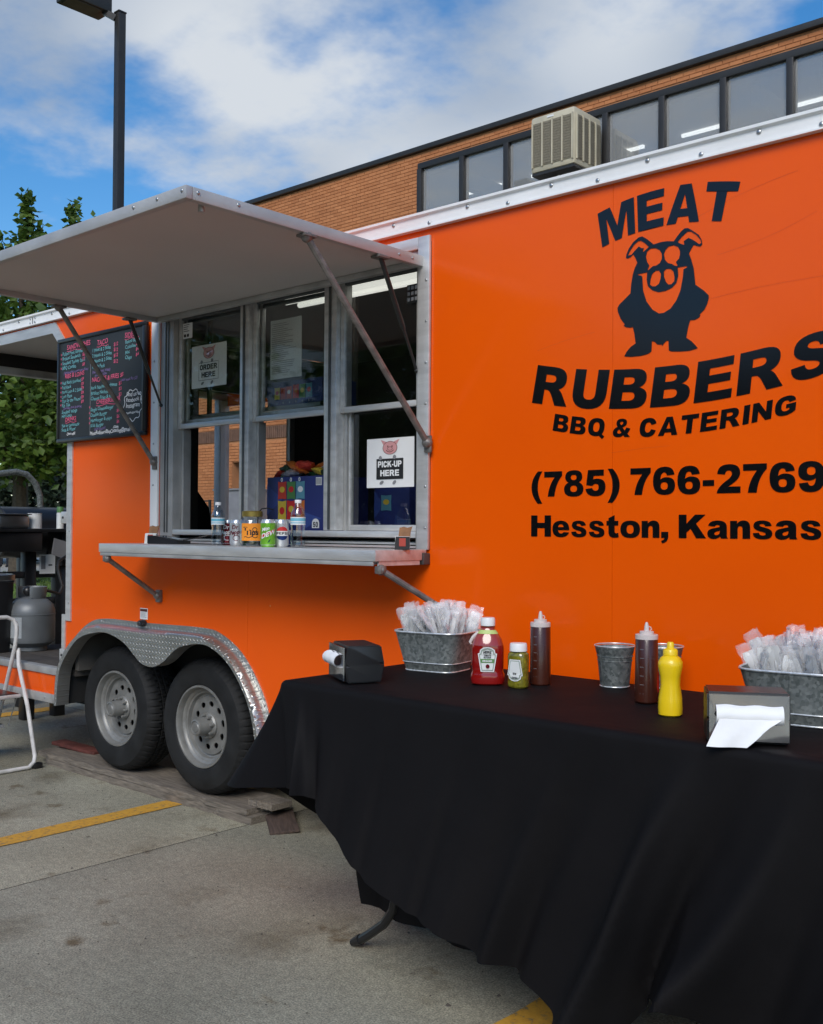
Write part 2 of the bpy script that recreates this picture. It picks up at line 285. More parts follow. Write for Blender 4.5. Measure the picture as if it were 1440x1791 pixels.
MAT['canlime'] = mat('lime_green_can', (.20, .52, .04), .28, .4); MAT['canblue'] = mat('blue_can', (.010, .030, .16), .28, .4); MAT['darkgreen'] = mat('dark_green_print', (.01, .09, .03), .4)
MAT['tiporange'] = mat('orange_paper', (.90, .30, .02), .7, 0, .04); MAT['gold'] = mat('gold_lid', (.30, .22, .05), .4, .6); MAT['cyan'] = mat('cyan_label', (.16, .48, .62), .5)
MAT['boxblue'] = mat('blue_carton', (.020, .030, .15), .5, 0, .12, 2); MAT['boxblue2'] = mat('light_blue_print', (.035, .065, .25), .5)
MAT['bagy'] = mat('yellow_bag', (.62, .45, .05), .3); MAT['bagr'] = mat('red_bag', (.52, .05, .03), .3); MAT['bago'] = mat('orange_bag', (.60, .16, .03), .3); MAT['bagg'] = mat('green_bag', (.08, .22, .07), .3); MAT['bagb'] = mat('teal_bag', (.10, .28, .36), .3); MAT['bagd'] = mat('dark_bag', (.03, .06, .03), .3)
MAT['cork'] = mat('brown_card', (.26, .13, .06), .8, 0, .2, 40)
MAT['lampglow'] = mat('fluorescent_tube', (1, .98, .90), .5, emit=.4)
MAT['bldlight'] = mat('ceiling_strip_light', (1, 1, .97), .5, emit=2)
MAT['greybox'] = mat('grey_cabinet', (.20, .20, .21), .6)
MAT['skin'] = mat('skin', (.45, .26, .19), .6); MAT['darkcloth'] = mat('dark_clothing', (.02, .02, .025), .9); MAT['redcloth'] = mat('red_clothing', (.35, .02, .03), .9)
MAT['cardred'] = mat('card_red', (.42, .05, .03), .6)
MAT['shelf_reflect'] = mat('end_cap_reflection_tint', (.50, .42, .38), .25, .8, .1)  # unused; reflection of the orange wall put into the aluminium colour

# ------------------------------------------------------------------ mesh helpers
def box(bm, a, b, bev=0.):
    x0, x1 = sorted((a[0], b[0])); y0, y1 = sorted((a[1], b[1])); z0, z1 = sorted((a[2], b[2]))
    r = bmesh.ops.create_cube(bm, size=1); vs_ = r['verts']
    for v in vs_: v.co = Vector(((x0+x1)/2+v.co.x*(x1-x0), (y0+y1)/2+v.co.y*(y1-y0), (z0+z1)/2+v.co.z*(z1-z0)))
    if bev:
        es = list({e for v in vs_ for e in v.link_edges})
        bmesh.ops.bevel(bm, geom=es, offset=min(bev, .49*min(x1-x0, y1-y0, z1-z0)), segments=2, affect='EDGES', profile=.5)
def beam(bm, p, q, wx, wy, up_=(0, 0, 1)):
    p, q = Vector(p), Vector(q); d = (q-p); L_ = d.length; d.normalize(); s = d.cross(Vector(up_))
    if s.length < 1e-4: s = d.cross(Vector((1, 0, 0)))
    s.normalize(); t = s.cross(d)
    vs_ = []
    for e in (p, q):
        for i, j in ((-1, -1), (1, -1), (1, 1), (-1, 1)): vs_.append(bm.verts.new(e+s*i*wx/2+t*j*wy/2))
    for f in ((3, 2, 1, 0), (4, 5, 6, 7), (0, 1, 5, 4), (1, 2, 6, 5), (2, 3, 7, 6), (3, 0, 4, 7)): bm.faces.new([vs_[i] for i in f])
def tube(bm, pts, r, n=10, cap=True):
    pts = [Vector(p) for p in pts]; rings = []
    rr = r if isinstance(r, (list, tuple)) else [r]*len(pts)
    nrm = None
    for i, p in enumerate(pts):
        d = (pts[min(i+1, len(pts)-1)]-pts[max(i-1, 0)]).normalized()
        if nrm is None:
            nrm = d.cross(Vector((0, 0, 1)))
            if nrm.length < 1e-3: nrm = d.cross(Vector((1, 0, 0)))
        nrm = (nrm - d*nrm.dot(d)).normalized(); b = d.cross(nrm)
        rings.append([bm.verts.new(p+(nrm*math.cos(2*PI*k/n)+b*math.sin(2*PI*k/n))*rr[i]) for k in range(n)])
    for a, b in zip(rings, rings[1:]):
        for k in range(n): bm.faces.new((a[k], a[(k+1) % n], b[(k+1) % n], b[k]))
    if cap: bm.faces.new(rings[0][::-1]); bm.faces.new(rings[-1])
def lathe(bm, prof, n=28, c=(0, 0, 0), axis='z', sx=1., sy=1., cap0=True, cap1=True, power=2.):
    rings = []
    for r, h in prof:
        ring = []
        for k in range(n):
            a = 2*PI*k/n; ca, sa = math.cos(a), math.sin(a)
            if power != 2.:
                q = (abs(ca)**power+abs(sa)**power)**(-1/power); ca *= q; sa *= q
            x, y = r*ca*sx, r*sa*sy
            co = (x, y, h) if axis == 'z' else ((x, h, y) if axis == 'y' else (h, x, y))
            ring.append(bm.verts.new((co[0]+c[0], co[1]+c[1], co[2]+c[2])))
        rings.append(ring)
    for a, b in zip(rings, rings[1:]):
        for k in range(n): bm.faces.new((a[k], a[(k+1) % n], b[(k+1) % n], b[k]))
    if cap0 and prof[0][0] > 1e-5: bm.faces.new(rings[0][::-1])
    if cap1 and prof[-1][0] > 1e-5: bm.faces.new(rings[-1])
def poly2d(contours):
    """triangles for an outline with holes, points 2-D"""
    cs = [[Vector((p[0], p[1], 0)) for p in c] for c in contours]
    pts = [p for c in cs for p in c]
    return [(p.x, p.y) for p in pts], tessellate_polygon(cs)
def slab(bm, contours, f, t):
    """outline with holes extruded: f(u,v,d) gives the point, d 0 front .. t back"""
    pts, tri = poly2d(contours)
    F = [bm.verts.new(f(u, v, 0)) for u, v in pts]; B = [bm.verts.new(f(u, v, t)) for u, v in pts]
    for a, b, c in tri:
        try: bm.faces.new((F[a], F[b], F[c])); bm.faces.new((B[c], B[b], B[a]))
        except ValueError: pass
    o = 0
    for c in contours:
        n = len(c)
        for i in range(n):
            j = (i+1) % n; bm.faces.new((F[o+i], B[o+i], B[o+j], F[o+j]))
        o += n
def sheet(bm, contours, f):
    pts, tri = poly2d(contours); F = [bm.verts.new(f(u, v)) for u, v in pts]
    for a, b, c in tri:
        try: bm.faces.new((F[a], F[b], F[c]))
        except ValueError: pass
def worldloc(o):
    v = Vector((0, 0, 0))
    while o: v = v+o.location; o = o.parent
    return v
def obj(name, bm, m, parent=None, local=False, smooth=35, norm=True):
    if norm: bmesh.ops.recalc_face_normals(bm, faces=bm.faces)
    me = bpy.data.meshes.new(name); bm.to_mesh(me); bm.free()
    o = bpy.data.objects.new(name, me); COL.objects.link(o)
    me.materials.append(MAT[m] if isinstance(m, str) else m)
    if smooth:
        me.polygons.foreach_set('use_smooth', [True]*len(me.polygons)); me.set_sharp_from_angle(angle=R(smooth))
    if parent:
        if not local: me.transform(Matrix.Translation(-worldloc(parent)))
        o.parent = parent
    return o
def tag(o, label=None, cat=None, group=None, kind=None):
    if label: o['label'] = label
    if cat: o['category'] = cat
    if group: o['group'] = group
    if kind: o['kind'] = kind
    return o
def thing(name, label, cat, loc=(0, 0, 0), rz=0, group=None):
    o = bpy.data.objects.new(name, None); COL.objects.link(o); o.location = loc; o.rotation_euler = (0, 0, rz); o.empty_display_size = .1
    return tag(o, label, cat, group)
def node(name, parent, loc=None):
    o = bpy.data.objects.new(name, None); COL.objects.link(o); o.parent = parent; o.empty_display_size = .05
    if loc is not None: o.location = Vector(loc)-worldloc(parent)
    return o
def B(): return bmesh.new()
def boxo(name, a, b, m, parent=None, bev=0., local=False):
    bm = B(); box(bm, a, b, bev); return obj(name, bm, m, parent, local)
def copytree(o, parent=None):
    c = o.copy(); COL.objects.link(c); c.parent = parent
    for ch in list(o.children): copytree(ch, c)
    return c

# ------------------------------------------------------------------ lettering (heavy grotesque outlines; 'q' marks a curve control point)
q = 'q'
G = {
'M': (1.2, [[(0,0),(0,1),(.41,1),(.60,.40),(.79,1),(1.2,1),(1.2,0),(.94,0),(.94,.72),(.72,0),(.48,0),(.26,.72),(.26,0)]]),
'E': (.88, [[(0,0),(0,1),(.86,1),(.86,.79),(.31,.79),(.31,.62),(.82,.62),(.82,.42),(.31,.42),(.31,.22),(.88,.22),(.88,0)]]),
'A': (1.08, [[(0,0),(.37,1),(.71,1),(1.08,0),(.76,0),(.71,.165),(.37,.165),(.32,0)], [(.43,.37),(.54,.74),(.65,.37)]]),
'T': (.93, [[(.31,0),(.31,.76),(0,.76),(0,1),(.93,1),(.93,.76),(.62,.76),(.62,0)]]),
'R': (1.02, [[(0,0),(0,1),(.52,1),(.92,1,q),(.92,.70),(.92,.50,q),(.72,.43),(.80,.39,q),(.86,.28),(1.02,0),(.67,0),(.53,.27),(.46,.39,q),(.38,.39),(.31,.39),(.31,0)], [(.31,.59),(.31,.79),(.47,.79),(.61,.79,q),(.61,.69),(.61,.59,q),(.46,.59)]]),
'U': (.95, [[(0,1),(.31,1),(.31,.38),(.31,.22,q),(.475,.22),(.64,.22,q),(.64,.38),(.64,1),(.95,1),(.95,.41),(.95,-.02,q),(.475,-.02),(0,-.02,q),(0,.41)]]),
'B': (.96, [[(0,0),(0,1),(.57,1),(.9,1,q),(.9,.74),(.9,.58,q),(.73,.53),(.96,.47,q),(.96,.28),(.96,0,q),(.60,0)], [(.31,.61),(.31,.80),(.46,.80),(.59,.80,q),(.59,.705),(.59,.61,q),(.46,.61)], [(.31,.20),(.31,.42),(.48,.42),(.64,.42,q),(.64,.31),(.64,.20,q),(.48,.20)]]),
'S': (.96, [[(.03,.32),(.32,.34),(.34,.19,q),(.49,.19),(.63,.19,q),(.63,.28),(.63,.35,q),(.44,.40),(.06,.49,q),(.06,.73),(.06,1.02,q),(.47,1.02),(.87,1.02,q),(.90,.72),(.61,.70),(.59,.83,q),(.46,.83),(.35,.83,q),(.35,.755),(.35,.69,q),(.52,.65),(.94,.55,q),(.94,.30),(.94,-.02,q),(.50,-.02),(.05,-.02,q)]]),
'Q': (1.04, [[(.5,1.02),(1.,1.02,q),(1.,.5),(1.,.26,q),(.88,.13),(1.06,-.02),(.93,-.16),(.72,.02),(.62,-.02,q),(.5,-.02),(0,-.02,q),(0,.5),(0,1.02,q)], [(.5,.79),(.69,.79,q),(.69,.5),(.69,.22,q),(.5,.22),(.31,.22,q),(.31,.5),(.31,.79,q)]]),
'O': (1.0, [[(.5,1.02),(1.,1.02,q),(1.,.5),(1.,-.02,q),(.5,-.02),(0,-.02,q),(0,.5),(0,1.02,q)], [(.5,.79),(.69,.79,q),(.69,.5),(.69,.22,q),(.5,.22),(.31,.22,q),(.31,.5),(.31,.79,q)]]),
'0': (.82, [[(.41,1.02),(.82,1.02,q),(.82,.5),(.82,-.02,q),(.41,-.02),(0,-.02,q),(0,.5),(0,1.02,q)], [(.41,.80),(.54,.80,q),(.54,.5),(.54,.20,q),(.41,.20),(.28,.20,q),(.28,.5),(.28,.80,q)]]),
'&': (1.04, [[(.64,.10),(.50,-.02,q),(.34,-.02),(0,-.02,q),(0,.27),(0,.46,q),(.24,.56),(.14,.66,q),(.14,.78),(.14,1.02,q),(.45,1.02),(.76,1.02,q),(.76,.79),(.76,.62,q),(.53,.53),(.68,.36),(.73,.44,q),(.75,.53),(1.0,.47),(.95,.30,q),(.86,.19),(1.04,0),(.72,0)], [(.44,.66),(.54,.72,q),(.54,.79),(.54,.86,q),(.45,.86),(.36,.86,q),(.36,.78),(.36,.72,q)], [(.36,.42),(.26,.37,q),(.26,.28),(.26,.18,q),(.36,.18),(.45,.18,q),(.51,.23)]]),
'C': (.95, [[(.66,.40),(.94,.32),(.86,-.02,q),(.48,-.02),(0,-.02,q),(0,.50),(0,1.02,q),(.48,1.02),(.84,1.02,q),(.93,.70),(.65,.63),(.60,.78,q),(.48,.78),(.31,.78,q),(.31,.50),(.31,.22,q),(.48,.22),(.62,.22,q)]]),
'I': (.31, [[(0,0),(0,1),(.31,1),(.31,0)]]),
'N': (.96, [[(0,0),(0,1),(.29,1),(.67,.44),(.67,1),(.96,1),(.96,0),(.67,0),(.29,.55),(.29,0)]]),
'G': (1.0, [[(.53,.36),(.53,.57),(1.0,.57),(1.0,.14),(.80,-.02,q),(.53,-.02),(0,-.02,q),(0,.50),(0,1.02,q),(.52,1.02),(.92,1.02,q),(.98,.70),(.68,.65),(.63,.79,q),(.51,.79),(.31,.79,q),(.31,.49),(.31,.21,q),(.53,.21),(.62,.21,q),(.70,.27),(.70,.36)]]),
'(': (.48, [[(.28,1.02),(.48,1.02),(.28,.72,q),(.28,.38),(.28,.03,q),(.48,-.28),(.28,-.28),(0,.03,q),(0,.38),(0,.72,q)]]),
'7': (.78, [[(0,.77),(0,1),(.78,1),(.78,.82),(.50,.52,q),(.45,0),(.16,0),(.20,.43,q),(.46,.77)]]),
'8': (.82, [[(.41,1.02),(.77,1.02,q),(.77,.75),(.77,.61,q),(.63,.54),(.82,.45,q),(.82,.28),(.82,-.02,q),(.41,-.02),(0,-.02,q),(0,.28),(0,.45,q),(.19,.54),(.05,.61,q),(.05,.75),(.05,1.02,q)], [(.41,.84),(.53,.84,q),(.53,.74),(.53,.63,q),(.41,.63),(.29,.63,q),(.29,.74),(.29,.84,q)], [(.41,.42),(.55,.42,q),(.55,.29),(.55,.16,q),(.41,.16),(.27,.16,q),(.27,.29),(.27,.42,q)]]),
'5': (.82, [[(.10,1),(.75,1),(.75,.77),(.34,.77),(.32,.63),(.38,.66,q),(.46,.66),(.82,.66,q),(.82,.34),(.82,-.02,q),(.42,-.02),(.03,-.02,q),(0,.27),(.28,.30),(.31,.19,q),(.42,.19),(.54,.19,q),(.54,.33),(.54,.46,q),(.42,.46),(.34,.46,q),(.28,.38),(.03,.42)]]),
'6': (.82, [[(.80,.72),(.52,.69),(.50,.81,q),(.42,.81),(.29,.81,q),(.28,.55),(.36,.63,q),(.49,.63),(.82,.63,q),(.82,.32),(.82,-.02,q),(.43,-.02),(0,-.02,q),(0,.49),(0,1.02,q),(.43,1.02),(.76,1.02,q)], [(.42,.45),(.55,.45,q),(.55,.31),(.55,.17,q),(.42,.17),(.29,.17,q),(.29,.31),(.29,.45,q)]]),
'2': (.81, [[(0,0),(.02,.22,q),(.36,.46),(.52,.58,q),(.52,.68),(.52,.80,q),(.41,.80),(.30,.80,q),(.29,.66),(.02,.69),(.04,1.02,q),(.42,1.02),(.80,1.02,q),(.80,.70),(.80,.52,q),(.55,.34),(.40,.23),(.81,.23),(.81,0)]]),
'-': (.40, [[(0,.27),(0,.48),(.40,.48),(.40,.27)]]),
'H': (.97, [[(0,0),(0,1),(.31,1),(.31,.65),(.66,.65),(.66,1),(.97,1),(.97,0),(.66,0),(.66,.40),(.31,.40),(.31,0)]]),
'K': (1.05, [[(0,0),(0,1),(.31,1),(.31,.62),(.64,1),(1.05,1),(.68,.62),(1.07,0),(.69,0),(.47,.40),(.31,.24),(.31,0)]]),
'D': (.96, [[(0,0),(0,1),(.45,1),(.96,1,q),(.96,.5),(.96,0,q),(.45,0)], [(.31,.22),(.31,.78),(.42,.78),(.65,.78,q),(.65,.5),(.65,.22,q),(.42,.22)]]),
'P': (.9, [[(0,0),(0,1),(.52,1),(.9,1,q),(.9,.68),(.9,.35,q),(.5,.35),(.31,.35),(.31,0)], [(.31,.56),(.31,.79),(.45,.79),(.60,.79,q),(.60,.675),(.60,.56,q),(.45,.56)]]),
'Z': (.86, [[(0,0),(0,.2),(.47,.77),(.04,.77),(.04,1),(.84,1),(.84,.8),(.37,.23),(.86,.23),(.86,0)]]),
'e': (.80, [[(.80,.31),(.27,.31),(.29,.15,q),(.41,.15),(.49,.15,q),(.53,.22),(.79,.20),(.70,-.02,q),(.41,-.02),(0,-.02,q),(0,.365),(0,.75,q),(.40,.75),(.80,.75,q)], [(.53,.45),(.51,.59,q),(.40,.59),(.29,.59,q),(.27,.45)]]),
't': (.54, [[(.36,1.0),(.36,.74),(.52,.74),(.52,.53),(.36,.53),(.36,.27),(.36,.18,q),(.43,.18),(.52,.20),(.54,.01),(.44,-.02,q),(.34,-.02),(.09,-.02,q),(.09,.24),(.09,.53),(0,.53),(0,.74),(.09,.74),(.09,.86)]]),
'o': (.84, [[(.42,.75),(.84,.75,q),(.84,.365),(.84,-.02,q),(.42,-.02),(0,-.02,q),(0,.365),(0,.75,q)], [(.42,.565),(.57,.565,q),(.57,.365),(.57,.165,q),(.42,.165),(.27,.165,q),(.27,.365),(.27,.565,q)]]),
'n': (.74, [[(0,0),(0,.735),(.26,.735),(.26,.62),(.34,.75,q),(.49,.75),(.74,.75,q),(.74,.45),(.74,0),(.46,0),(.46,.40),(.46,.52,q),(.37,.52),(.28,.52,q),(.28,.36),(.28,0)]]),
',': (.29, [[(0,.26),(.29,.26),(.29,.06),(.29,-.18,q),(.04,-.24),(0,-.13),(.13,-.09,q),(.13,0),(0,0)]]),
'a': (.79, [[(.29,.50),(.03,.53),(.07,.75,q),(.40,.75),(.74,.75,q),(.74,.47),(.74,.12),(.74,.04,q),(.79,0),(.52,0),(.49,.08),(.38,-.02,q),(.25,-.02),(0,-.02,q),(0,.21),(0,.39,q),(.26,.43),(.47,.48),(.47,.57,q),(.39,.57),(.31,.57,q)], [(.47,.33),(.35,.29),(.27,.27,q),(.27,.21),(.27,.14,q),(.34,.14),(.47,.14,q),(.47,.29)]]),
}
def _flip(g, wd): return (wd, [[(wd-p[0],)+tuple(p[1:]) for p in c] for c in g])
G[')'] = _flip(G['('][1], .48)
G['9'] = (.82, [[(.82-p[0], 1-p[1])+tuple(p[2:]) for p in c] for c in G['6'][1]])
G['s'] = (.74, [[(p[0]*.77, p[1]*.735)+tuple(p[2:]) for p in c] for c in G['S'][1]])
def flat(c, n=6):
    res = []; L_ = len(c)
    for i, p in enumerate(c):
        if len(p) == 3: continue
        nx = c[(i+1) % L_]
        if len(nx) == 3:
            e = c[(i+2) % L_]
            for k in range(n):
                t = k/n; res.append(((1-t)**2*p[0]+2*t*(1-t)*nx[0]+t*t*e[0], (1-t)**2*p[1]+2*t*(1-t)*nx[1]+t*t*e[1]))
        else:
            d = math.hypot(nx[0]-p[0], nx[1]-p[1]); k_ = max(1, int(d/.18))
            for k in range(k_): res.append((p[0]+(nx[0]-p[0])*k/k_, p[1]+(nx[1]-p[1])*k/k_))
    return res
def layout(s, gap=.09, space=.42):
    x = 0; res = []
    for ch in s:
        if ch == ' ': x += space-gap; continue
        wd, cs = G[ch]; res.append((x, cs)); x += wd+gap
    return res, x-gap
def heavy(bm, s, f, gap=.09, space=.42, gaps=None):
    """f(u in 0..1, v cap heights) -> 3-D point"""
    L_, tot = layout(s, gap, space)
    for x, cs in L_: sheet(bm, [[((p[0]+x)/tot, p[1]) for p in flat(c)] for c in cs], f)
    return tot
def interp(L_, t):
    k = t*(len(L_)-1); i = max(0, min(len(L_)-2, int(math.floor(k)))); a = k-i
    return (L_[i][0]+(L_[i+1][0]-L_[i][0])*a, L_[i][1]+(L_[i+1][1]-L_[i][1])*a)
def xinterp(L_, x):
    xs = [p[0] for p in L_]; zs = [p[1] for p in L_]
    if x <= xs[0]: return zs[0]+(x-xs[0])*(zs[1]-zs[0])/(xs[1]-xs[0])
    if x >= xs[-1]: return zs[-1]+(x-xs[-1])*(zs[-1]-zs[-2])/(xs[-1]-xs[-2])
    return float(np.interp(x, xs, zs))
def envelope(bot, top, y):
    cb_ = np.polyfit([p[0] for p in bot], [p[1] for p in bot], 3); ct_ = np.polyfit([p[0] for p in top], [p[1] for p in top], 3)
    def f(u, v):
        xb = bot[0][0]+(bot[-1][0]-bot[0][0])*u; xt = top[0][0]+(top[-1][0]-top[0][0])*u
        zb = np.polyval(cb_, xb); zt = np.polyval(ct_, xt)
        return (xb+(xt-xb)*v, y, zb+(zt-zb)*v)
    return f
_fc = {}
def light_text(s, off=0.):
    """thin lettering from the built-in font: points (cap height about .73) and triangles"""
    if (s, off) not in _fc:
        c = bpy.data.curves.new('lettering', 'FONT'); c.body = s; c.offset = off; c.resolution_u = 3
        o = bpy.data.objects.new('lettering', c); me = bpy.data.meshes.new_from_object(o)
        _fc[(s, off)] = ([tuple(v.co) for v in me.vertices], [tuple(p.vertices) for p in me.polygons])
        bpy.data.objects.remove(o); bpy.data.meshes.remove(me); bpy.data.curves.remove(c)
    return _fc[(s, off)]
def thin(bm, s, f, off=0.):
    """f(u,v) with u,v in font units (em); returns width"""
    vs_, fs = light_text(s, off)
    V = [bm.verts.new(f(v[0], v[1])) for v in vs_]
    for p in fs:
        try: bm.faces.new([V[i] for i in p])
        except ValueError: pass
    return max((v[0] for v in vs_), default=0)
def textw(s): return max((v[0] for v in light_text(s)[0]), default=0)
def stroke(bm, pts, wd, f):
    """flat ribbon along 2-D points, f(u,v) -> 3-D"""
    P = [Vector((p[0], p[1])) for p in pts]; prev = None
    for i, p in enumerate(P):
        d = (P[min(i+1, len(P)-1)]-P[max(i-1, 0)]); d = d.normalized() if d.length else Vector((1, 0)); n = Vector((-d.y, d.x))*wd/2
        a, b = bm.verts.new(f(*(p+n))), bm.verts.new(f(*(p-n)))
        if prev: bm.faces.new((prev[0], prev[1], b, a))
        prev = (a, b)
def ell(cx, cy, rx, ry, n=28, a0=0, rot=0):
    return [(cx+rx*math.cos(a0+2*PI*k/n)*math.cos(rot)-ry*math.sin(a0+2*PI*k/n)*math.sin(rot), cy+rx*math.cos(a0+2*PI*k/n)*math.sin(rot)+ry*math.sin(a0+2*PI*k/n)*math.cos(rot)) for k in range(n)]

PIG = [[(-1.784,2.436),(-1.808,2.458),(-1.828,2.472),(-1.842,2.471),(-1.864,2.458),(-1.882,2.437),(-1.891,2.418),(-1.892,2.407),(-1.886,2.404),(-1.873,2.407),(-1.863,2.415),(-1.854,2.400),(-1.847,2.383),(-1.857,2.366),(-1.865,2.344),(-1.871,2.312),(-1.874,2.279),(-1.896,2.262),(-1.918,2.246),(-1.926,2.234),(-1.924,2.220),(-1.913,2.195),(-1.896,2.172),(-1.901,2.168),(-1.889,2.161),(-1.876,2.158),(-1.864,2.159),(-1.858,2.135),(-1.853,2.100),(-1.872,2.090),(-1.889,2.074),(-1.898,2.059),(-1.872,2.055),(-1.833,2.054),(-1.804,2.058),(-1.791,2.065),(-1.789,2.101),(-1.778,2.097),(-1.769,2.087),(-1.759,2.085),(-1.751,2.085),(-1.750,2.078),(-1.744,2.087),(-1.734,2.095),(-1.726,2.095),(-1.725,2.062),(-1.715,2.057),(-1.681,2.053),(-1.648,2.052),(-1.618,2.057),(-1.627,2.068),(-1.642,2.084),(-1.660,2.097),(-1.654,2.127),(-1.646,2.155),(-1.630,2.154),(-1.615,2.159),(-1.609,2.165),(-1.612,2.170),(-1.594,2.184),(-1.584,2.202),(-1.579,2.219),(-1.579,2.229),(-1.597,2.248),(-1.627,2.272),(-1.629,2.292),(-1.633,2.327),(-1.642,2.359),(-1.651,2.382),(-1.642,2.396),(-1.633,2.408),(-1.621,2.402),(-1.609,2.398),(-1.602,2.404),(-1.605,2.420),(-1.615,2.438),(-1.637,2.456),(-1.655,2.469),(-1.667,2.470),(-1.679,2.463),(-1.695,2.447),(-1.707,2.433),(-1.732,2.438),(-1.757,2.439)],
[(-1.884,2.414),(-1.877,2.428),(-1.860,2.448),(-1.844,2.458),(-1.833,2.458),(-1.818,2.447),(-1.802,2.431),(-1.811,2.425),(-1.823,2.417),(-1.825,2.420),(-1.821,2.430),(-1.831,2.431),(-1.841,2.439),(-1.857,2.427),(-1.870,2.415)],
[(-1.693,2.428),(-1.676,2.444),(-1.656,2.457),(-1.643,2.455),(-1.624,2.440),(-1.609,2.421),(-1.606,2.409),(-1.614,2.407),(-1.627,2.418),(-1.639,2.427),(-1.653,2.435),(-1.670,2.427),(-1.668,2.414),(-1.682,2.420)],
[(-1.813,2.399),(-1.808,2.416),(-1.795,2.424),(-1.776,2.422),(-1.760,2.412),(-1.752,2.398),(-1.752,2.380),(-1.760,2.367),(-1.773,2.361),(-1.786,2.361),(-1.793,2.357),(-1.805,2.349),(-1.806,2.352),(-1.800,2.365),(-1.808,2.378)],
[(-1.744,2.396),(-1.738,2.409),(-1.726,2.419),(-1.707,2.420),(-1.691,2.411),(-1.684,2.397),(-1.684,2.383),(-1.688,2.370),(-1.699,2.361),(-1.693,2.349),(-1.694,2.346),(-1.704,2.349),(-1.713,2.356),(-1.729,2.362),(-1.740,2.375)],
[(-1.776,2.343),(-1.763,2.342),(-1.755,2.329),(-1.757,2.312),(-1.763,2.296),(-1.776,2.289),(-1.789,2.291),(-1.797,2.298),(-1.795,2.315),(-1.789,2.334)],
[(-1.744,2.336),(-1.735,2.343),(-1.719,2.341),(-1.708,2.330),(-1.704,2.310),(-1.705,2.296),(-1.716,2.287),(-1.728,2.288),(-1.736,2.298),(-1.743,2.316)],
[(-1.845,2.342),(-1.808,2.343),(-1.809,2.335),(-1.810,2.315),(-1.805,2.294),(-1.788,2.277),(-1.763,2.267),(-1.738,2.268),(-1.713,2.275),(-1.697,2.289),(-1.690,2.313),(-1.692,2.339),(-1.694,2.341),(-1.664,2.341),(-1.656,2.339),(-1.659,2.335),(-1.671,2.331),(-1.673,2.305),(-1.682,2.261),(-1.697,2.229),(-1.719,2.204),(-1.744,2.193),(-1.763,2.193),(-1.788,2.210),(-1.811,2.242),(-1.824,2.282),(-1.827,2.329),(-1.831,2.335),(-1.842,2.338)]]

# ------------------------------------------------------------------ ground
gb = B(); box(gb, (-300, -300, -.30), (300, 300, -.030)); g_ = obj('ground', gb, mat('dark_earth', (.030, .026, .020), .95, 0, .25, 2)); tag(g_, kind='structure')
lot = bpy.data.objects.new('parking_lot', None); COL.objects.link(lot); tag(lot, kind='structure')
xs = [-17.0, -12.3, -8.15, -4.0, .15, 4.3, 8.45]; ys = [-11.5, -4.6, 1.2, 7.0, 10.7]
for i in range(len(xs)-1):
    for j in range(len(ys)-1):
        bm = B(); box(bm, (xs[i]+.005, ys[j]+.005, -.029), (xs[i+1]-.005, ys[j+1]-.005, 0), .0015); obj('concrete_slab', bm, 'concrete', lot)
for x in xs[1:-1]: boxo('joint_seal', (x-.0048, ys[0], -.028), (x+.0048, ys[-1], -.0022), 'hole', lot)
for y in ys[1:-1]:
    for a, b in zip(xs, xs[1:]): boxo('joint_seal', (a+.0052, y-.0048, -.028), (b-.0052, y+.0048, -.0025), 'hole', lot)
def line(x0, x1, y0, y1):
    bm = B(); n = 40; prev = None
    for k in range(n+1):
        y = y0+(y1-y0)*k/n; a = bm.verts.new((x0+random.uniform(-.006, .006)+.11*(y0-y)*0, y, .004)); b = bm.verts.new((x1+random.uniform(-.006, .006), y, .004))
        if prev: bm.faces.new((prev[0], prev[1], b, a))
        prev = (a, b)
    return obj('painted_line', bm, 'yline', lot)
line(-4.66, -4.53, -4.4, 1.1); line(-1.86, -1.73, -4.4, 1.1); line(-7.75, -7.60, -4.4, 1.1)
bm = B(); box(bm, (-31, -60, -.05), (-17.2, 60, .03)); tag(obj('grass_verge', bm, 'grass'), kind='structure')
bm = B(); box(bm, (-17.2, -60, -.02), (-17.005, 60, .12), .015); tag(obj('kerb', bm, 'side'), kind='structure')
bm = B(); box(bm, (-46, -60, -.05), (-31.0, 60, .045)); tag(obj('sidewalk', bm, 'side'), kind='structure')
# grass blades on the verge, one mass
gv = []; gf = []
rnd = random.Random(3)
for k in range(9000):
    x = rnd.uniform(-31, -17.3); y = rnd.uniform(5, 17); h = rnd.uniform(.04, .09); a = rnd.uniform(0, PI); dx, dy = .03*math.cos(a), .03*math.sin(a)
    n = len(gv); gv += [(x-dx, y-dy, .03), (x+dx, y+dy, .03), (x+rnd.uniform(-.03, .03), y+rnd.uniform(-.03, .03), .03+h)]; gf.append((n, n+1, n+2))
me = bpy.data.meshes.new('grass_blades'); me.from_pydata(gv, [], gf); o = bpy.data.objects.new('grass_blades', me); COL.objects.link(o); me.materials.append(MAT['grass']); tag(o, 'short mown grass on the verge beyond the porch', 'grass', kind='stuff')

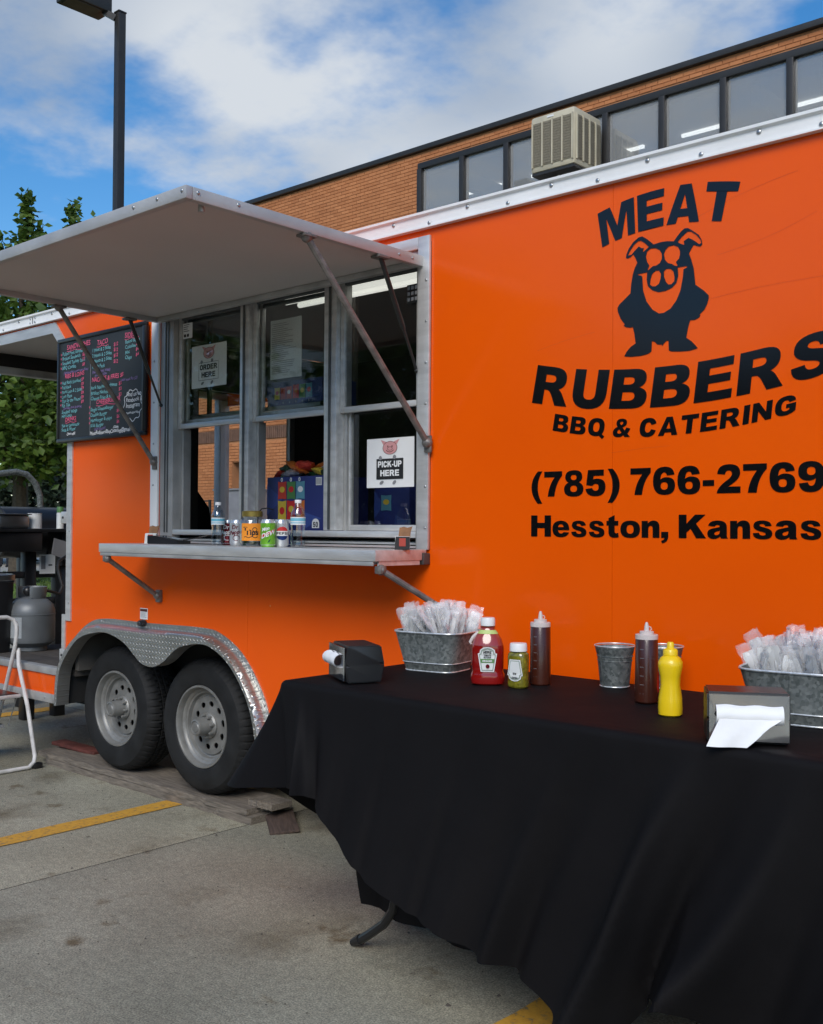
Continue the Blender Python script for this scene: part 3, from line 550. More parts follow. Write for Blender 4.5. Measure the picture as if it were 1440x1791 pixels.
gr = random.Random(17); V = []; Fc = []
for k in range(520):
    x, y = gr.uniform(-6.5, -1.2), gr.uniform(-2.6, .6); r_ = gr.uniform(.0015, .005)*(2.2 if gr.random() < .06 else 1); n = len(V); a0 = gr.uniform(0, 6)
    V += [(x+r_*math.cos(a0+i*PI/2)*gr.uniform(.6, 1.3), y+r_*math.sin(a0+i*PI/2)*gr.uniform(.6, 1.3), .0008) for i in range(4)]+[(x, y, .001+r_*.7)]
    Fc += [(n+i, n+(i+1) % 4, n+4) for i in range(4)]
me = bpy.data.meshes.new('grit'); me.from_pydata(V, [], Fc); o = bpy.data.objects.new('grit', me); COL.objects.link(o); me.materials.append(mat('dark_grit', (.07, .06, .05), .95, 0, .5, 30)); tag(o, 'dark grit and crumbs scattered over the concrete', 'grit', kind='stuff')
# ------------------------------------------------------------------ brick building behind
BY = 10.8
bld = thing('brick_building', 'long orange brick building with a strip of upper windows behind the trailer', 'building', (-12, BY, 0))
WX0, WX1, WZ0, WZ1 = -12.44, -1.5, 5.5, 8.03
DX0, DX1, DZ1 = -17.70, -17.42, 2.84      # narrow recessed slot on the ground floor
bm = B(); slab(bm, [[(-22, 0), (1.5, 0), (1.5, 8.23), (-22, 8.23)], [(WX0, WZ0), (WX0, WZ1), (WX1, WZ1), (WX1, WZ0)], [(DX0, .05), (DX0, DZ1), (DX1, DZ1), (DX1, .05)]], lambda u, v, d: (u, BY+.012+d, v), .28); obj('wall', bm, 'mortar', bld, smooth=0)
boxo('side_wall', (-22, BY+.30, 0), (-21.72, BY+9, 8.2), 'mortar', bld)
V = []; Fc = []; SV = []; SF = []
def addbrick(V, Fc, x0, x1, z0, z1, d):
    n = len(V); y0 = BY-d; y1 = BY+.011
    V += [(x0, y0, z0), (x1, y0, z0), (x1, y0, z1), (x0, y0, z1), (x0, y1, z0), (x1, y1, z0), (x1, y1, z1), (x0, y1, z1)]
    Fc += [(n, n+1, n+2, n+3), (n, n+4, n+5, n+1), (n+3, n+2, n+6, n+7), (n, n+3, n+7, n+4), (n+1, n+5, n+6, n+2)]
rb = random.Random(5); CH = .0635; CW = .205
SOL = (3.29, 3.54)                        # soldier course
for r_ in range(int(8.2/CH)):
    z0 = r_*CH+.005; z1 = z0+CH-.010
    if SOL[0]-.02 < (z0+z1)/2 < SOL[1]+.02: continue
    off = (r_ % 2)*CW/2
    for c_ in range(-1, 116):
        x0 = max(-22, -22+c_*CW+off); x1 = min(1.5, -22+c_*CW+off+CW-.010)
        if x1-x0 < .03: continue
        segs = [(x0, x1)]
        for (a, b, c0, c1) in ((WX0-.003, WX1+.003, WZ0, WZ1), (DX0, DX1, .05, DZ1)):
            if z1 > c0 and z0 < c1:
                ns = []
                for (s0, s1) in segs:
                    if s1 <= a or s0 >= b: ns.append((s0, s1)); continue
                    if s0 < a-.02: ns.append((s0, a))
                    if s1 > b+.02: ns.append((b, s1))
                segs = ns
        for s0, s1 in segs: addbrick(V, Fc, s0, s1, z0, z1, .0015+rb.random()*.0025)
for k in range(int(23.4/CH)):
    x0 = -22+k*CH+.005; SFx = x0+CH-.012; addbrick(SV, SF, x0, SFx, SOL[0], SOL[1], .012)
me = bpy.data.meshes.new('brickwork'); me.from_pydata(V, [], Fc); o = bpy.data.objects.new('brickwork', me); COL.objects.link(o); me.materials.append(MAT['brick']); me.transform(Matrix.Translation((12, -BY, 0))); o.parent = bld; o['kind'] = 'stuff'
me = bpy.data.meshes.new('soldier_course'); me.from_pydata(SV, [], SF); o = bpy.data.objects.new('soldier_course', me); COL.objects.link(o); me.materials.append(MAT['soldier']); me.transform(Matrix.Translation((12, -BY, 0))); o.parent = bld; o['kind'] = 'stuff'
boxo('coping', (-22.1, BY-.07, 8.232), (1.6, BY+.40, 8.325), 'coping', bld, .01)
boxo('roof', (-21.9, BY+.41, 8.05), (1.5, BY+9, 8.2), 'coping', bld)
boxo('slot_door', (DX0+.10, BY+.14, .05), (DX1, BY+.18, DZ1), 'interdark', bld)
win = node('window_strip', bld, (-7, BY, 6.8))
mull = [-12.39, -11.41, -10.455, -9.50, -8.545, -7.575, -6.605, -5.635, -4.665, -3.695, -2.725, -1.755]
boxo('frame', (WX0, BY-.03, WZ1-.11), (WX1, BY+.12, WZ1-.002), 'coping', win, .006); boxo('frame', (WX0, BY-.03, WZ0+.002), (WX1, BY+.12, WZ0+.09), 'coping', win, .006)
for x in mull: boxo('mullion', (x-.05, BY-.05, WZ0+.091), (x+.05, BY+.11, WZ1-.111), 'coping', win, .006)
for a, b in zip(mull, mull[1:]): boxo('pane', (a+.051, BY+.03, WZ0+.092), (b-.051, BY+.036, WZ1-.112), 'bldglass', win)
# the lit room behind the strip windows
boxo('room_ceiling', (-14, BY+.42, 7.95), (1, BY+8.5, 8.03), 'stucco', bld); boxo('room_back_wall', (-14, BY+6.5, 5.0), (1, BY+6.6, 7.94), 'stucco', bld); boxo('room_floor', (-14, BY+.42, 4.9), (1, BY+8.5, 5.0), 'interior', bld)
for y in (BY+1.6, BY+3.4, BY+5.2):
    for k in range(9): boxo('ceiling_light', (-12.6+k*1.5, y, 7.90), (-12.6+k*1.5+.80, y+.05, 7.949), 'bldlight', bld)
for x in (-11.9, -9.2, -6.4, -3.6): boxo('roof_beam', (x, BY+.45, 7.60), (x+.14, BY+6.4, 7.90), 'stucco', bld)
# evaporative cooler on the facade
ac = thing('evaporative_cooler', 'beige boxy evaporative cooler mounted on the brick facade windows', 'cooler', (-8.93, 10.25, 6.9))
bm = B(); box(bm, (-9.33, 9.88, 6.91), (-8.53, 10.64, 7.78), .05); obj('cabinet', bm, 'beige', ac)
for side in (0, 1):
    pn = node('louvre_panel', ac, (-8.93, 9.87, 7.3) if side == 0 else (-8.52, 10.26, 7.3))
    for k in range(4):
        if side == 0:
            x0 = -9.285+k*.180; boxo('pad', (x0+.022, 9.868, 7.0), (x0+.158, 9.882, 7.66), 'louvre', pn)
            for j in range(16): boxo('slat', (x0+.024, 9.861, 7.02+j*.040), (x0+.156, 9.8675, 7.034+j*.040), 'louvre', pn)
            boxo('rib', (x0-.006, 9.855, 6.985), (x0+.018, 9.879, 7.675), 'beige', pn)
        else:
            y0 = 9.925+k*.172; boxo('pad', (-8.532, y0+.022, 7.0), (-8.518, y0+.15, 7.66), 'louvre', pn)
            for j in range(16): boxo('slat', (-8.5175, y0+.024, 7.02+j*.040), (-8.511, y0+.148, 7.034+j*.040), 'louvre', pn)
            boxo('rib', (-8.529, y0-.006, 6.985), (-8.505, y0+.018, 7.675), 'beige', pn)
    if side == 0: boxo('rib', (-8.572, 9.855, 6.985), (-8.548, 9.879, 7.675), 'beige', pn)
boxo('drain_pan', (-9.31, 9.90, 6.87), (-8.55, 10.62, 6.912), 'coping', ac); bm = B(); lathe(bm, [(.02, 6.78), (.02, 6.872)], 12, (-8.95, 10.1, 0)); obj('drain_pipe', bm, 'white', ac)
boxo('duct', (-9.2, 10.641, 7.0), (-8.66, BY+.02, 7.7), 'coping', ac); boxo('name_plate', (-9.02, 9.872, 7.705), (-8.90, 9.8795, 7.73), 'white', ac)
# things by its ground floor, seen through the trailer
gx = thing('utility_cabinet', 'plain grey utility cabinet against the brick ground floor', 'cabinet', (-16.9, 10.4, 0)); boxo('body', (-17.38, 10.1, 0), (-16.35, 10.7, 2.2), 'greybox', gx, .01); boxo('top', (-17.41, 10.07, 2.201), (-16.32, 10.73, 2.24), 'greybox', gx, .008); boxo('door_handle', (-16.9, 10.06, 1.1), (-16.86, 10.099, 1.3), 'black', gx)
rl = thing('railing', 'black metal railing in front of the narrow brick slot', 'railing', (-17.9, 10.0, 0))
for z in (1.30, 1.53, 1.75, 1.98): boxo('bar', (-18.6, 9.98, z), (-17.4, 10.01, z+.03), 'coping', rl)
for x in (-18.6, -18.0, -17.42): boxo('post', (x, 9.975, 0), (x+.05, 10.015, 2.02), 'coping', rl)
wl = thing('wall_light', 'round white wall light on the brick by the soldier course', 'light', (-16.85, 10.75, 3.6)); bm = B(); lathe(bm, [(.02, 10.795), (.10, 10.79), (.16, 10.72), (.15, 10.62), (.08, 10.55), (0.001, 10.54)], 20, (-16.85, 0, 3.56), 'y'); obj('dome', bm, 'white', wl); boxo('backplate', (-16.95, 10.786, 3.46), (-16.75, 10.795, 3.66), 'greybox', wl)

# ------------------------------------------------------------------ lamp post
lp = thing('lamp_post', 'tall dark square lamp post with a shoebox head rising behind the awning', 'lamp post', (-13.80, 5.5, 0))
boxo('pole', (-13.863, 5.437, .30), (-13.737, 5.563, 9.22), 'coping', lp, .008); boxo('pole_cap', (-13.87, 5.43, 9.221), (-13.73, 5.57, 9.245), 'coping', lp, .004)
bm = B(); lathe(bm, [(.28, 0), (.28, .28), (.24, .30)], 24, (-13.80, 5.5, 0)); obj('footing', bm, 'side', lp)
bm = B(); beam(bm, (-13.85, 5.46, 9.15), (-14.02, 5.36, 9.27), .08, .09); obj('arm', bm, 'coping', lp)
hd = boxo('lamp_head', (-14.30, 4.72, 9.25), (-13.92, 5.44, 9.50), 'coping', lp, .02); boxo('lens', (-14.26, 4.77, 9.242), (-13.96, 5.28, 9.2495), 'aludark', hd)

# ------------------------------------------------------------------ trees
def tree(name, label, loc, h, crown, leafm, nleaf, lsize, seed, trunk_r=.16, leaders=(), group=None, droop=.3):
    """crown: list of (dx,dy,z,rx,rz) lobes; leaders: list of (base, tip, radius) sleeves"""
    rn = random.Random(seed); t = thing(name, label, 'tree', loc, 0, group)
    bm = B(); top = h*.8
    tube(bm, [(0, 0, -.05), (.05, .03, h*.2), (-.04, .06, h*.45), (.03, 0, top)], [trunk_r*1.25, trunk_r, trunk_r*.7, trunk_r*.25], 9)
    for (dx, dy, z, rx, rz) in crown:
        for k in range(3):
            b0 = rn.uniform(.25, .6)*h; e = Vector((dx+rn.uniform(-.5, .5)*rx, dy+rn.uniform(-.5, .5)*rx, z+rn.uniform(-.4, .5)*rz)); b = Vector((0, 0, min(b0, e.z-.1)))
            mid = b.lerp(e, .5)+Vector((0, 0, .15*rz)); tube(bm, [b, mid, e], [trunk_r*.42, trunk_r*.25, trunk_r*.08], 6)
    for (b, e, rr) in leaders: tube(bm, [b, Vector(b).lerp(Vector(e), .5), e], [trunk_r*.25, trunk_r*.16, trunk_r*.06], 6)
    obj('trunk', bm, 'bark', t, local=True)
    V = []; Fc = []
    def leaf(p, s, n):
        d = Vector((rn.gauss(0, 1), rn.gauss(0, 1), rn.gauss(0, .7)-droop)).normalized(); sd_ = d.cross(Vector((rn.gauss(0, 1), rn.gauss(0, 1), rn.gauss(0, 1)))).normalized(); nn = d.cross(sd_)
        k = len(V); p = Vector(p)
        V.extend([p, p+d*s*.45+sd_*s*.36+nn*s*.08, p+d*s, p+d*s*.45-sd_*s*.36+nn*s*.08]); Fc.extend([(k, k+1, k+2), (k, k+2, k+3)])
    tot = sum(c[3]**2*c[4] for c in crown)
    for (dx, dy, z, rx, rz) in crown:
        m_ = int(nleaf*rx*rx*rz/tot); ncl = max(8, m_//16)
        for _ in range(ncl):
            a = rn.uniform(0, 2*PI); cz = rn.uniform(-1, 1); rr = rn.uniform(.35, 1.0)**.6; s_ = math.sqrt(1-cz*cz)
            c = Vector((dx+math.cos(a)*s_*rx*rr, dy+math.sin(a)*s_*rx*rr, z+cz*rz*rr))
            for _ in range(16): leaf(c+Vector((rn.gauss(0, .22), rn.gauss(0, .22), rn.gauss(0, .15)))*min(1.4, rx*.4+.3), lsize*rn.uniform(.7, 1.25), None)
    for (b, e, rr) in leaders:
        for _ in range(int(200*(Vector(e)-Vector(b)).length)):
            f = rn.random(); p = Vector(b).lerp(Vector(e), f); q_ = rr*(1-f*.75); leaf(p+Vector((rn.gauss(0, q_*.55), rn.gauss(0, q_*.55), rn.gauss(0, .1))), lsize*rn.uniform(.7, 1.1), None)
    me = bpy.data.meshes.new('crown'); me.from_pydata([tuple(v) for v in V], [], Fc); o = bpy.data.objects.new('crown', me); COL.objects.link(o); me.materials.append(MAT[leafm]); o.parent = t
    return t
tree('maple_tree', 'leafy green maple with upright sprigs behind the porch end of the trailer', (-24.6, 9.6, 0), 9.0,
     [(0, 0, 5.2, 3.2, 2.4), (-1.6, -1.8, 6.2, 2.4, 1.9), (1.2, 1.4, 5.0, 2.2, 1.7), (.5, -.9, 4.0, 2.6, 1.4), (-.6, 1.0, 6.6, 1.7, 1.3), (1.6, .2, 3.6, 1.8, .9)], 'leafA', 15000, .21, 11, .2,
     leaders=(((.05, .05, 7.1), (.25, .02, 9.75), .42), ((-.3, -.5, 7.0), (-.25, -.45, 8.7), .45), ((.3, .35, 7.0), (.35, .35, 8.9), .38), ((.95, .7, 6.6), (1.1, .78, 9.45), .36), ((1.25, 1.0, 6.6), (1.55, 1.1, 9.0), .30)))
tree('spruce_tree', 'dark evergreen filling the gap under the maple crown', (-36.5, 17.6, 0), 7.5, [(0, 0, 2.2, 3.6, 2.0), (0, 0, 4.2, 2.6, 2.0), (.2, .1, 6.2, 1.5, 1.5)], 'leafC', 9000, .30, 12)
tree('spruce_tree', 'dark evergreen at the photo\'s left edge beyond the smoker', (-39.5, 13.2, 0), 8, [(0, 0, 2.4, 3.8, 2.2), (.3, 0, 4.6, 3.0, 2.0), (.2, .1, 6.6, 1.6, 1.5)], 'leafC', 9000, .30, 13)
# trees and a pale gabled hall across the lot behind the photographer (they show in the window glass)
tree('shade_tree', 'shade tree across the lot mirrored in the order window', (-23.5, -13.0, 0), 8, [(0, 0, 5.2, 3.0, 2.3), (1.8, .5, 5.8, 1.9, 1.6), (-1.9, .2, 4.5, 2.0, 1.5)], 'leafA', 6000, .26, 21)
tree('shade_tree', 'shade tree across the lot mirrored in the pick-up window', (-15.0, -14.5, 0), 8, [(0, 0, 4.9, 2.8, 2.2), (1.6, .5, 5.4, 1.7, 1.4), (-1.8, .2, 4.3, 1.8, 1.4)], 'leafA', 5500, .26, 22)
for k, (lb_, x_, y_, cr_) in enumerate((('low broad tree across the lot beyond the table\'s right end', -.5, -18, [(0, 0, 3.1, 3.6, 2.2), (3.2, .5, 2.9, 2.6, 1.9), (-3.2, .2, 3.2, 2.6, 2.0), (0, 0, 1.2, 4.5, 1.2)]), ('low broad tree across the lot facing the lettering', -8.2, -19, [(0, 0, 3.3, 3.6, 2.3), (3.2, .5, 3.0, 2.6, 1.9), (-3.2, .2, 3.4, 2.6, 2.1), (0, 0, 1.2, 4.5, 1.2)]), ('low broad tree across the lot between the two shade trees', -18.5, -20, [(0, 0, 3.3, 3.6, 2.2), (3.6, .5, 3.2, 2.8, 2.0), (-3.4, .2, 3.2, 2.6, 2.0), (0, 0, 1.2, 5.5, 1.2)]))):
    tree('broad_tree', lb_, (x_, y_, 0), 6, cr_, 'leafC', 9000, .34, 40+k)
hall = thing('gabled_hall', 'pale stucco gabled hall across the lot behind the photographer', 'building', (-33, -27, 0))
bm = B(); slab(bm, [[(-41, 0), (-25, 0), (-25, 6.4), (-33, 9.6), (-41, 6.4)]], lambda u, v, d: (u, -26-d, v), 9); obj('wall', bm, 'stucco', hall, smooth=0)
for s in (-1, 1):
    bm = B(); beam(bm, (-33+s*.02, -30.3, 9.75), (-33+s*8.5, -30.3, 6.35), 9.6, .14, (0, 1, 0)); obj('roof_slope', bm, 'coping', hall)
for x in (-38.5, -33.6, -28.6): wd_ = boxo('window', (x, -26.02, 2.0), (x+1.2, -25.96, 3.6), 'coping', hall); boxo('pane', (x+.08, -25.958, 2.08), (x+1.12, -25.952, 3.52), 'bldglass', wd_)

# ------------------------------------------------------------------ far background seen through the porch
rw = thing('retaining_wall', 'low pale concrete wall beyond the sidewalk', 'wall', (-46, 18, 0)); boxo('wall', (-46.3, 2, 0), (-46.0, 34, .75), 'side', rw, .02); boxo('cap', (-46.36, 2, .751), (-45.94, 34, .83), 'side', rw, .02)
br = thing('bike_rack', 'grey looped bike rack standing on the far sidewalk', 'bike rack', (-40, 17.2, .045))
for k in range(4):
    bm = B(); y = 16.2+k*.75; tube(bm, [(-40, y, .045), (-40, y, .7), (-40, y+.08, .86), (-40, y+.25, .92), (-40, y+.42, .86), (-40, y+.5, .7), (-40, y+.5, .045)], .03, 8); obj('hoop', bm, 'galv', br)
def person(name, label, loc, rz, h, coat, cap_):
    t = thing(name, label, 'person', loc, rz)
    k = h/1.75
    Vv = [(0,0,.95),(0,0,1.15),(0,0,1.40),(0,0,1.50),(.18,0,1.40),(.25,.02,1.12),(.23,-.12,.90),(-.18,0,1.40),(-.25,.02,1.12),(-.23,-.12,.90),(.10,0,.90),(.11,-.02,.50),(.11,.02,.08),(.11,-.14,.03),(-.10,0,.90),(-.11,-.02,.50),(-.11,.02,.08),(-.11,-.14,.03)]
    Ee = [(0,1),(1,2),(2,3),(2,4),(4,5),(5,6),(2,7),(7,8),(8,9),(0,10),(10,11),(11,12),(12,13),(0,14),(14,15),(15,16),(16,17)]
    rr = [.15,.14,.16,.06,.075,.055,.04,.075,.055,.04,.095,.07,.05,.045,.095,.07,.05,.045]
    me = bpy.data.meshes.new('body'); me.from_pydata([tuple(c*k for c in v) for v in Vv], Ee, []); o = bpy.data.objects.new('body', me); COL.objects.link(o); o.parent = t; me.materials.append(MAT[coat])
    sk = o.modifiers.new('skin', 'SKIN'); 
    for i, r_ in enumerate(rr): me.skin_vertices[0].data[i].radius = (r_*k, r_*k)
    me.skin_vertices[0].data[0].use_root = True
    ss = o.modifiers.new('sub', 'SUBSURF'); ss.levels = 1; ss.render_levels = 1
    bm = B(); lathe(bm, [(.045, 1.47), (.055, 1.53), (.085, 1.58), (.095, 1.66), (.085, 1.73), (.05, 1.765), (.001, 1.77)], 14); box(bm, (-.012, -.115, 1.62), (.012, -.08, 1.655)); bmesh.ops.scale(bm, vec=(k, k, k), verts=bm.verts); obj('head', bm, 'skin', t, local=True)
    bm = B(); lathe(bm, [(.102, 1.69), (.10, 1.73), (.07, 1.785), (.001, 1.80)], 14); 
    if cap_: box(bm, (-.07, -.19, 1.688), (.07, -.06, 1.702))
    bmesh.ops.scale(bm, vec=(k, k, k), verts=bm.verts); obj('cap' if cap_ else 'hair', bm, 'darkcloth', t, local=True)
person('person', 'person in dark clothes and black cap standing beyond the smoker', (-32.6, 15.5, .045), R(60), 1.82, 'darkcloth', True)
person('person', 'person in dark clothes with bare head far behind the steel pan', (-34.3, 14.2, .045), R(40), 1.78, 'darkcloth', False)

# ------------------------------------------------------------------ the food trailer
TR = thing('food_trailer', 'bright orange food trailer with raised serving awning and black lettering', 'trailer', (-4, 1.1, 0))
TW = 2.2                                   # trailer width
XE = -6.93                                 # open rear end of the porch
XF = .9
WXL, WXR, WZB, WZT = -4.70, -2.80, 1.36, 2.63
fA = [(-5.635, .58), (-5.585, .67), (-5.50, .755), (-5.385, .837), (-5.2, .88), (-4.8, .878), (-4.32, .885), (-4.17, .865), (-4.03, .80), (-3.96, .74)]
fB = [(-3.96, .74), (-3.91, .685), (-3.85, .57), (-3.815, .46), (-3.81, .40)]
front = lambda u, v, d: (u, d, v)
A = fA+[(-3.96, WZB), (WXL, WZB), (WXL, WZT), (-3.96, WZT), (-3.96, 2.70), (XE, 2.70), (XE, 2.665), (-5.79, 2.665), (-5.60, 2.475)]
Bp = fB+[(-1.9462, .40), (-1.9462, 2.70), (-3.9588, 2.70), (-3.9588, WZT), (WXR, WZT), (WXR, WZB), (-3.9588, WZB), (-3.9588, .745)]
for pl in (A, Bp[1:], [(-1.945, .40), (XF, .40), (XF, 2.70), (-1.945, 2.70)]):
    bm = B(); slab(bm, [pl], front, .025); obj('side_panel', bm, 'orange', TR, smooth=0)
boxo('seam_backing', (-3.975, .0255, .75), (-3.935, .03, 1.35), 'orange', TR); boxo('seam_backing', (-1.97, .0255, .41), (-1.92, .03, 2.69), 'orange', TR)
boxo('side_panel', (XE, .002, .445), (-5.675, .025, .560), 'orange', TR)                     # skirt under the porch
# white roof rail with rivets
bm = B(); slab(bm, [[(-.026, 2.684), (-.026, 2.690), (-.016, 2.694), (-.016, 2.736), (-.028, 2.742), (-.028, 2.752), (.06, 2.770), (.06, 2.684)]], lambda u, v, d: (-3.0 + (XE+3.0) + d, u, v), XF-XE); rail = obj('roof_rail', bm, 'rail', TR)
rivm = None
def rivets(pts, parent, r=.009, nrm=(0, -1, 0), m='rivet', name='rivet'):
    bm0 = B(); bmesh.ops.create_uvsphere(bm0, u_segments=10, v_segments=6, radius=r); me = bpy.data.meshes.new(name); bm0.to_mesh(me); bm0.free(); me.materials.append(MAT[m]); me.polygons.foreach_set('use_smooth', [True]*len(me.polygons))
    for p in pts:
        o = bpy.data.objects.new(name, me); COL.objects.link(o); o.parent = parent; o.location = Vector(p)-worldloc(parent); o.scale = tuple(.55 if abs(n) > .5 else 1 for n in nrm)
rivets([(-6.8+k*.2, -.017, 2.728 if k % 2 else 2.702) for k in range(30)], rail)
rivets([(-6.03+dx, -.017, z) for dx in (-.03, .03) for z in (2.702, 2.728)], rail, .007)
boxo('rail_joint', (-6.032, -.0185, 2.695), (-6.028, -.0162, 2.735), 'under', rail)
boxo('roof', (XE, .061, 2.735), (XF, TW, 2.765), 'rail', TR)
boxo('bottom_trim', (XE, -.012, .392), (-5.675, .024, .4445), 'aludull', TR, .004); boxo('bottom_trim', (-3.79, -.012, .335), (XF, .024, .3995), 'aludull', TR, .004)
rivets([(-6.8+k*.24, -.013, .42) for k in range(5)], TR, .007)
# porch opening trim
bm = B(); slab(bm, [[(-5.60, .895), (-5.565, .895), (-5.565, 2.455), (-5.775, 2.673), (XE, 2.673), (XE, 2.610), (-5.805, 2.610), (-5.620, 2.430), (-5.620, .93), (-5.66, .93), (-5.66, .41), (-5.625, .41), (-5.625, .895)]], lambda u, v, d: (u, -.010+d, v), .009); obj('porch_trim', bm, 'alu', TR, smooth=0)
boxo('jamb_edge', (-5.622, .0, .93), (-5.60, .045, 2.43), 'aludark', TR)
for z in (1.50, .69): hb = boxo('hinge_bracket', (-5.68, -.012, z-.035), (-5.621, .012, z+.035), 'alu', TR, .004); rivets([(-5.655, -.013, z)], hb, .008, m='under')
rivets([(-5.585, -.011, 1.0+.42*k) for k in range(4)], TR, .006)
bm = B(); box(bm, (XE, -.012, .562), (-5.662, .05, .604), .004); obj('floor_edge', bm, 'aludull', TR)
for k in range(9): boxo('deck_board', (XE, .052+k*.237, .56), (-5.60, .052+k*.237+.230, .60), 'floor', TR, .004)
boxo('porch_ceiling', (XE, .03, 2.64), (-5.60, TW-.03, 2.66), 'awnunder', TR)
boxo('rear_header', (XE-.03, .03, 2.55), (XE+.03, TW, 2.639), 'under', TR); boxo('rear_header_trim', (XE-.035, .03, 2.50), (XE+.035, TW, 2.549), 'aludull', TR, .004)
boxo('rear_post', (XE-.03, 2.09, .60), (XE+.03, TW, 2.499), 'aludull', TR, .004); boxo('rear_post', (XE-.03, 0.002, .605), (XE+.03, .09, 2.499), 'aludull', TR, .004)
boxo('rear_post_face', (XE+.031, 2.105, .60), (XE+.037, 2.15, 2.49), 'awnunder', TR)
boxo('far_header', (XE+.04, TW-.03, 2.45), (-5.60, TW, 2.70), 'orange', TR)
# kitchen shell
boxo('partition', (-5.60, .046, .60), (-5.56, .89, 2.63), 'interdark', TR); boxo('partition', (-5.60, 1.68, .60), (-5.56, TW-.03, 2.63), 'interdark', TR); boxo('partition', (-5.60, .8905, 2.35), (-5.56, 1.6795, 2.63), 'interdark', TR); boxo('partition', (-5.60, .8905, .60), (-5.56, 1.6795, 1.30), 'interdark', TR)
boxo('door_frame', (-5.559, 1.655, 1.301), (-5.535, 1.70, 2.349), 'aludull', TR)
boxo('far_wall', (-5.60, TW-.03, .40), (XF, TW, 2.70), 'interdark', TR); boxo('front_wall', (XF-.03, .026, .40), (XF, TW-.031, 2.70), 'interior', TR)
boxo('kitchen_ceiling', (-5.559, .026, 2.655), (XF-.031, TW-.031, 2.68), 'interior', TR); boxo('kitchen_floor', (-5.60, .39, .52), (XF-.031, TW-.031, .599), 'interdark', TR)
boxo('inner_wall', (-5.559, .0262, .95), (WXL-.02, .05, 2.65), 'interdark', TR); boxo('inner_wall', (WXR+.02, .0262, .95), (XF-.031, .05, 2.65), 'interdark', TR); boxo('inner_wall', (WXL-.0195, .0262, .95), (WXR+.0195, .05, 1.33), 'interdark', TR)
boxo('counter', (-5.2, .16, 1.375), (-1.2, .72, 1.405), 'stain', TR, .004)
boxo('upper_shelf', (-4.9, .13, 2.025), (-3.60, .42, 2.043), 'stain', TR); 
for x in (-4.8, -3.64): boxo('shelf_bracket', (x, .38, 2.043), (x+.02, .40, 2.654), 'interdark', TR)
fx = boxo('light_fixture', (-4.05, .20, 2.60), (-2.95, .38, 2.654), 'interior', TR, .01); 
for y in (.245, .335):
    bm = B(); tube(bm, [(-3.98, y, 2.583), (-3.02, y, 2.583)], .014, 10); obj('tube_lamp', bm, 'lampglow', fx)
for x0, x1, z1 in ((-4.0, -3.35, 1.78), (-3.3, -2.7, 1.70)): sv = boxo('steel_warmer', (x0, 1.45, 1.0), (x1, 2.1, z1), 'stain', TR, .01); boxo('handle', (x0+.1, 1.42, z1-.12), (x1-.1, 1.44, z1-.10), 'chrome', sv)
for k in range(3): cb_ = boxo('wall_cabinet', (-3.9+k*.55, 1.75, 2.05), (-3.37+k*.55, 2.16, 2.55), mat('cabinet_red', (.10, .022, .018), .5) if k == 0 else bpy.data.materials['cabinet_red'], TR, .006); boxo('cabinet_handle', (-3.46+k*.55, 1.73, 2.1), (-3.43+k*.55, 1.749, 2.25), 'alu', cb_)
# chassis and wheel well
boxo('chassis_rail', (XE, .40, .30), (XF, .48, .39), 'under', TR); boxo('chassis_rail', (XE, 1.8, .30), (XF, 1.9, .39), 'under', TR); boxo('underfloor', (XE, .39, .46), (XF-.05, TW-.05, .51), 'under', TR); boxo('underfloor', (XE, .05, .46), (-5.68, .389, .51), 'under', TR); boxo('underfloor', (-3.76, .05, .46), (XF-.05, .389, .51), 'under', TR)
boxo('wheel_well', (-5.66, .03, .40), (-5.64, .36, .92), 'under', TR); boxo('wheel_well', (-3.80, .03, .40), (-3.78, .36, .92), 'under', TR); boxo('wheel_well', (-5.64, .03, .90), (-3.80, .36, .92), 'under', TR); boxo('wheel_well_back', (-5.66, .361, .30), (-3.78, .375, .92), 'under', TR)
for x in (-4.41, -5.20): boxo('axle', (x-.04, .29, .36), (x+.04, 1.9, .44), 'under', TR)
# diamond plate fender
inn = [(-5.625, .40), (-5.600, .59), (-5.525, .70), (-5.40, .805), (-5.25, .850), (-5.10, .862), (-4.945, .826), (-4.837, .766), (-4.768, .726), (-4.668, .714), (-4.571, .748), (-4.492, .802), (-4.414, .841), (-4.278, .865), (-4.174, .856), (-4.045, .795), (-3.932, .684), (-3.862, .564), (-3.822, .417)]
outl = [(-5.668, .40), (-5.655, .56), (-5.615, .66), (-5.527, .764), (-5.371, .865), (-5.201, .903), (-4.793, .905), (-4.314, .912), (-4.166, .892), (-4.022, .822), (-3.91, .710), (-3.828, .580), (-3.780, .417)]
def smooth_pl(p, n):
    pts = [Vector((a, b)) for a, b in p]; res = []
    for i in range(len(pts)-1):
        p0, p1, p2, p3 = pts[max(i-1, 0)], pts[i], pts[i+1], pts[min(i+2, len(pts)-1)]
        for k in range(n):
            t = k/n; v = .5*((2*p1)+(p2-p0)*t+(2*p0-5*p1+4*p2-p3)*t*t+(3*p1-p0-3*p2+p3)*t**3); res.append((v.x, v.y))
    res.append(p[-1]); return res
si, so_ = smooth_pl(inn, 5), smooth_pl(outl, 7)
def offset_in(p, d):
    res = []
    for i in range(len(p)):
        a, b = Vector(p[max(i-1, 0)]), Vector(p[min(i+1, len(p)-1)]); t = (b-a).normalized(); res.append((p[i][0]+t.y*d, p[i][1]-t.x*d))
    return res
bm = B()
o1 = offset_in(so_, .004); o2 = offset_in(so_, .018)
rings = [[(x, .0, z) for x, z in so_], [(x, -.012, z) for x, z in so_], [(x, -.040, z) for x, z in o1], [(x, -.060, z) for x, z in o2]]
VV = [[bm.verts.new(p) for p in r_] for r_ in rings]
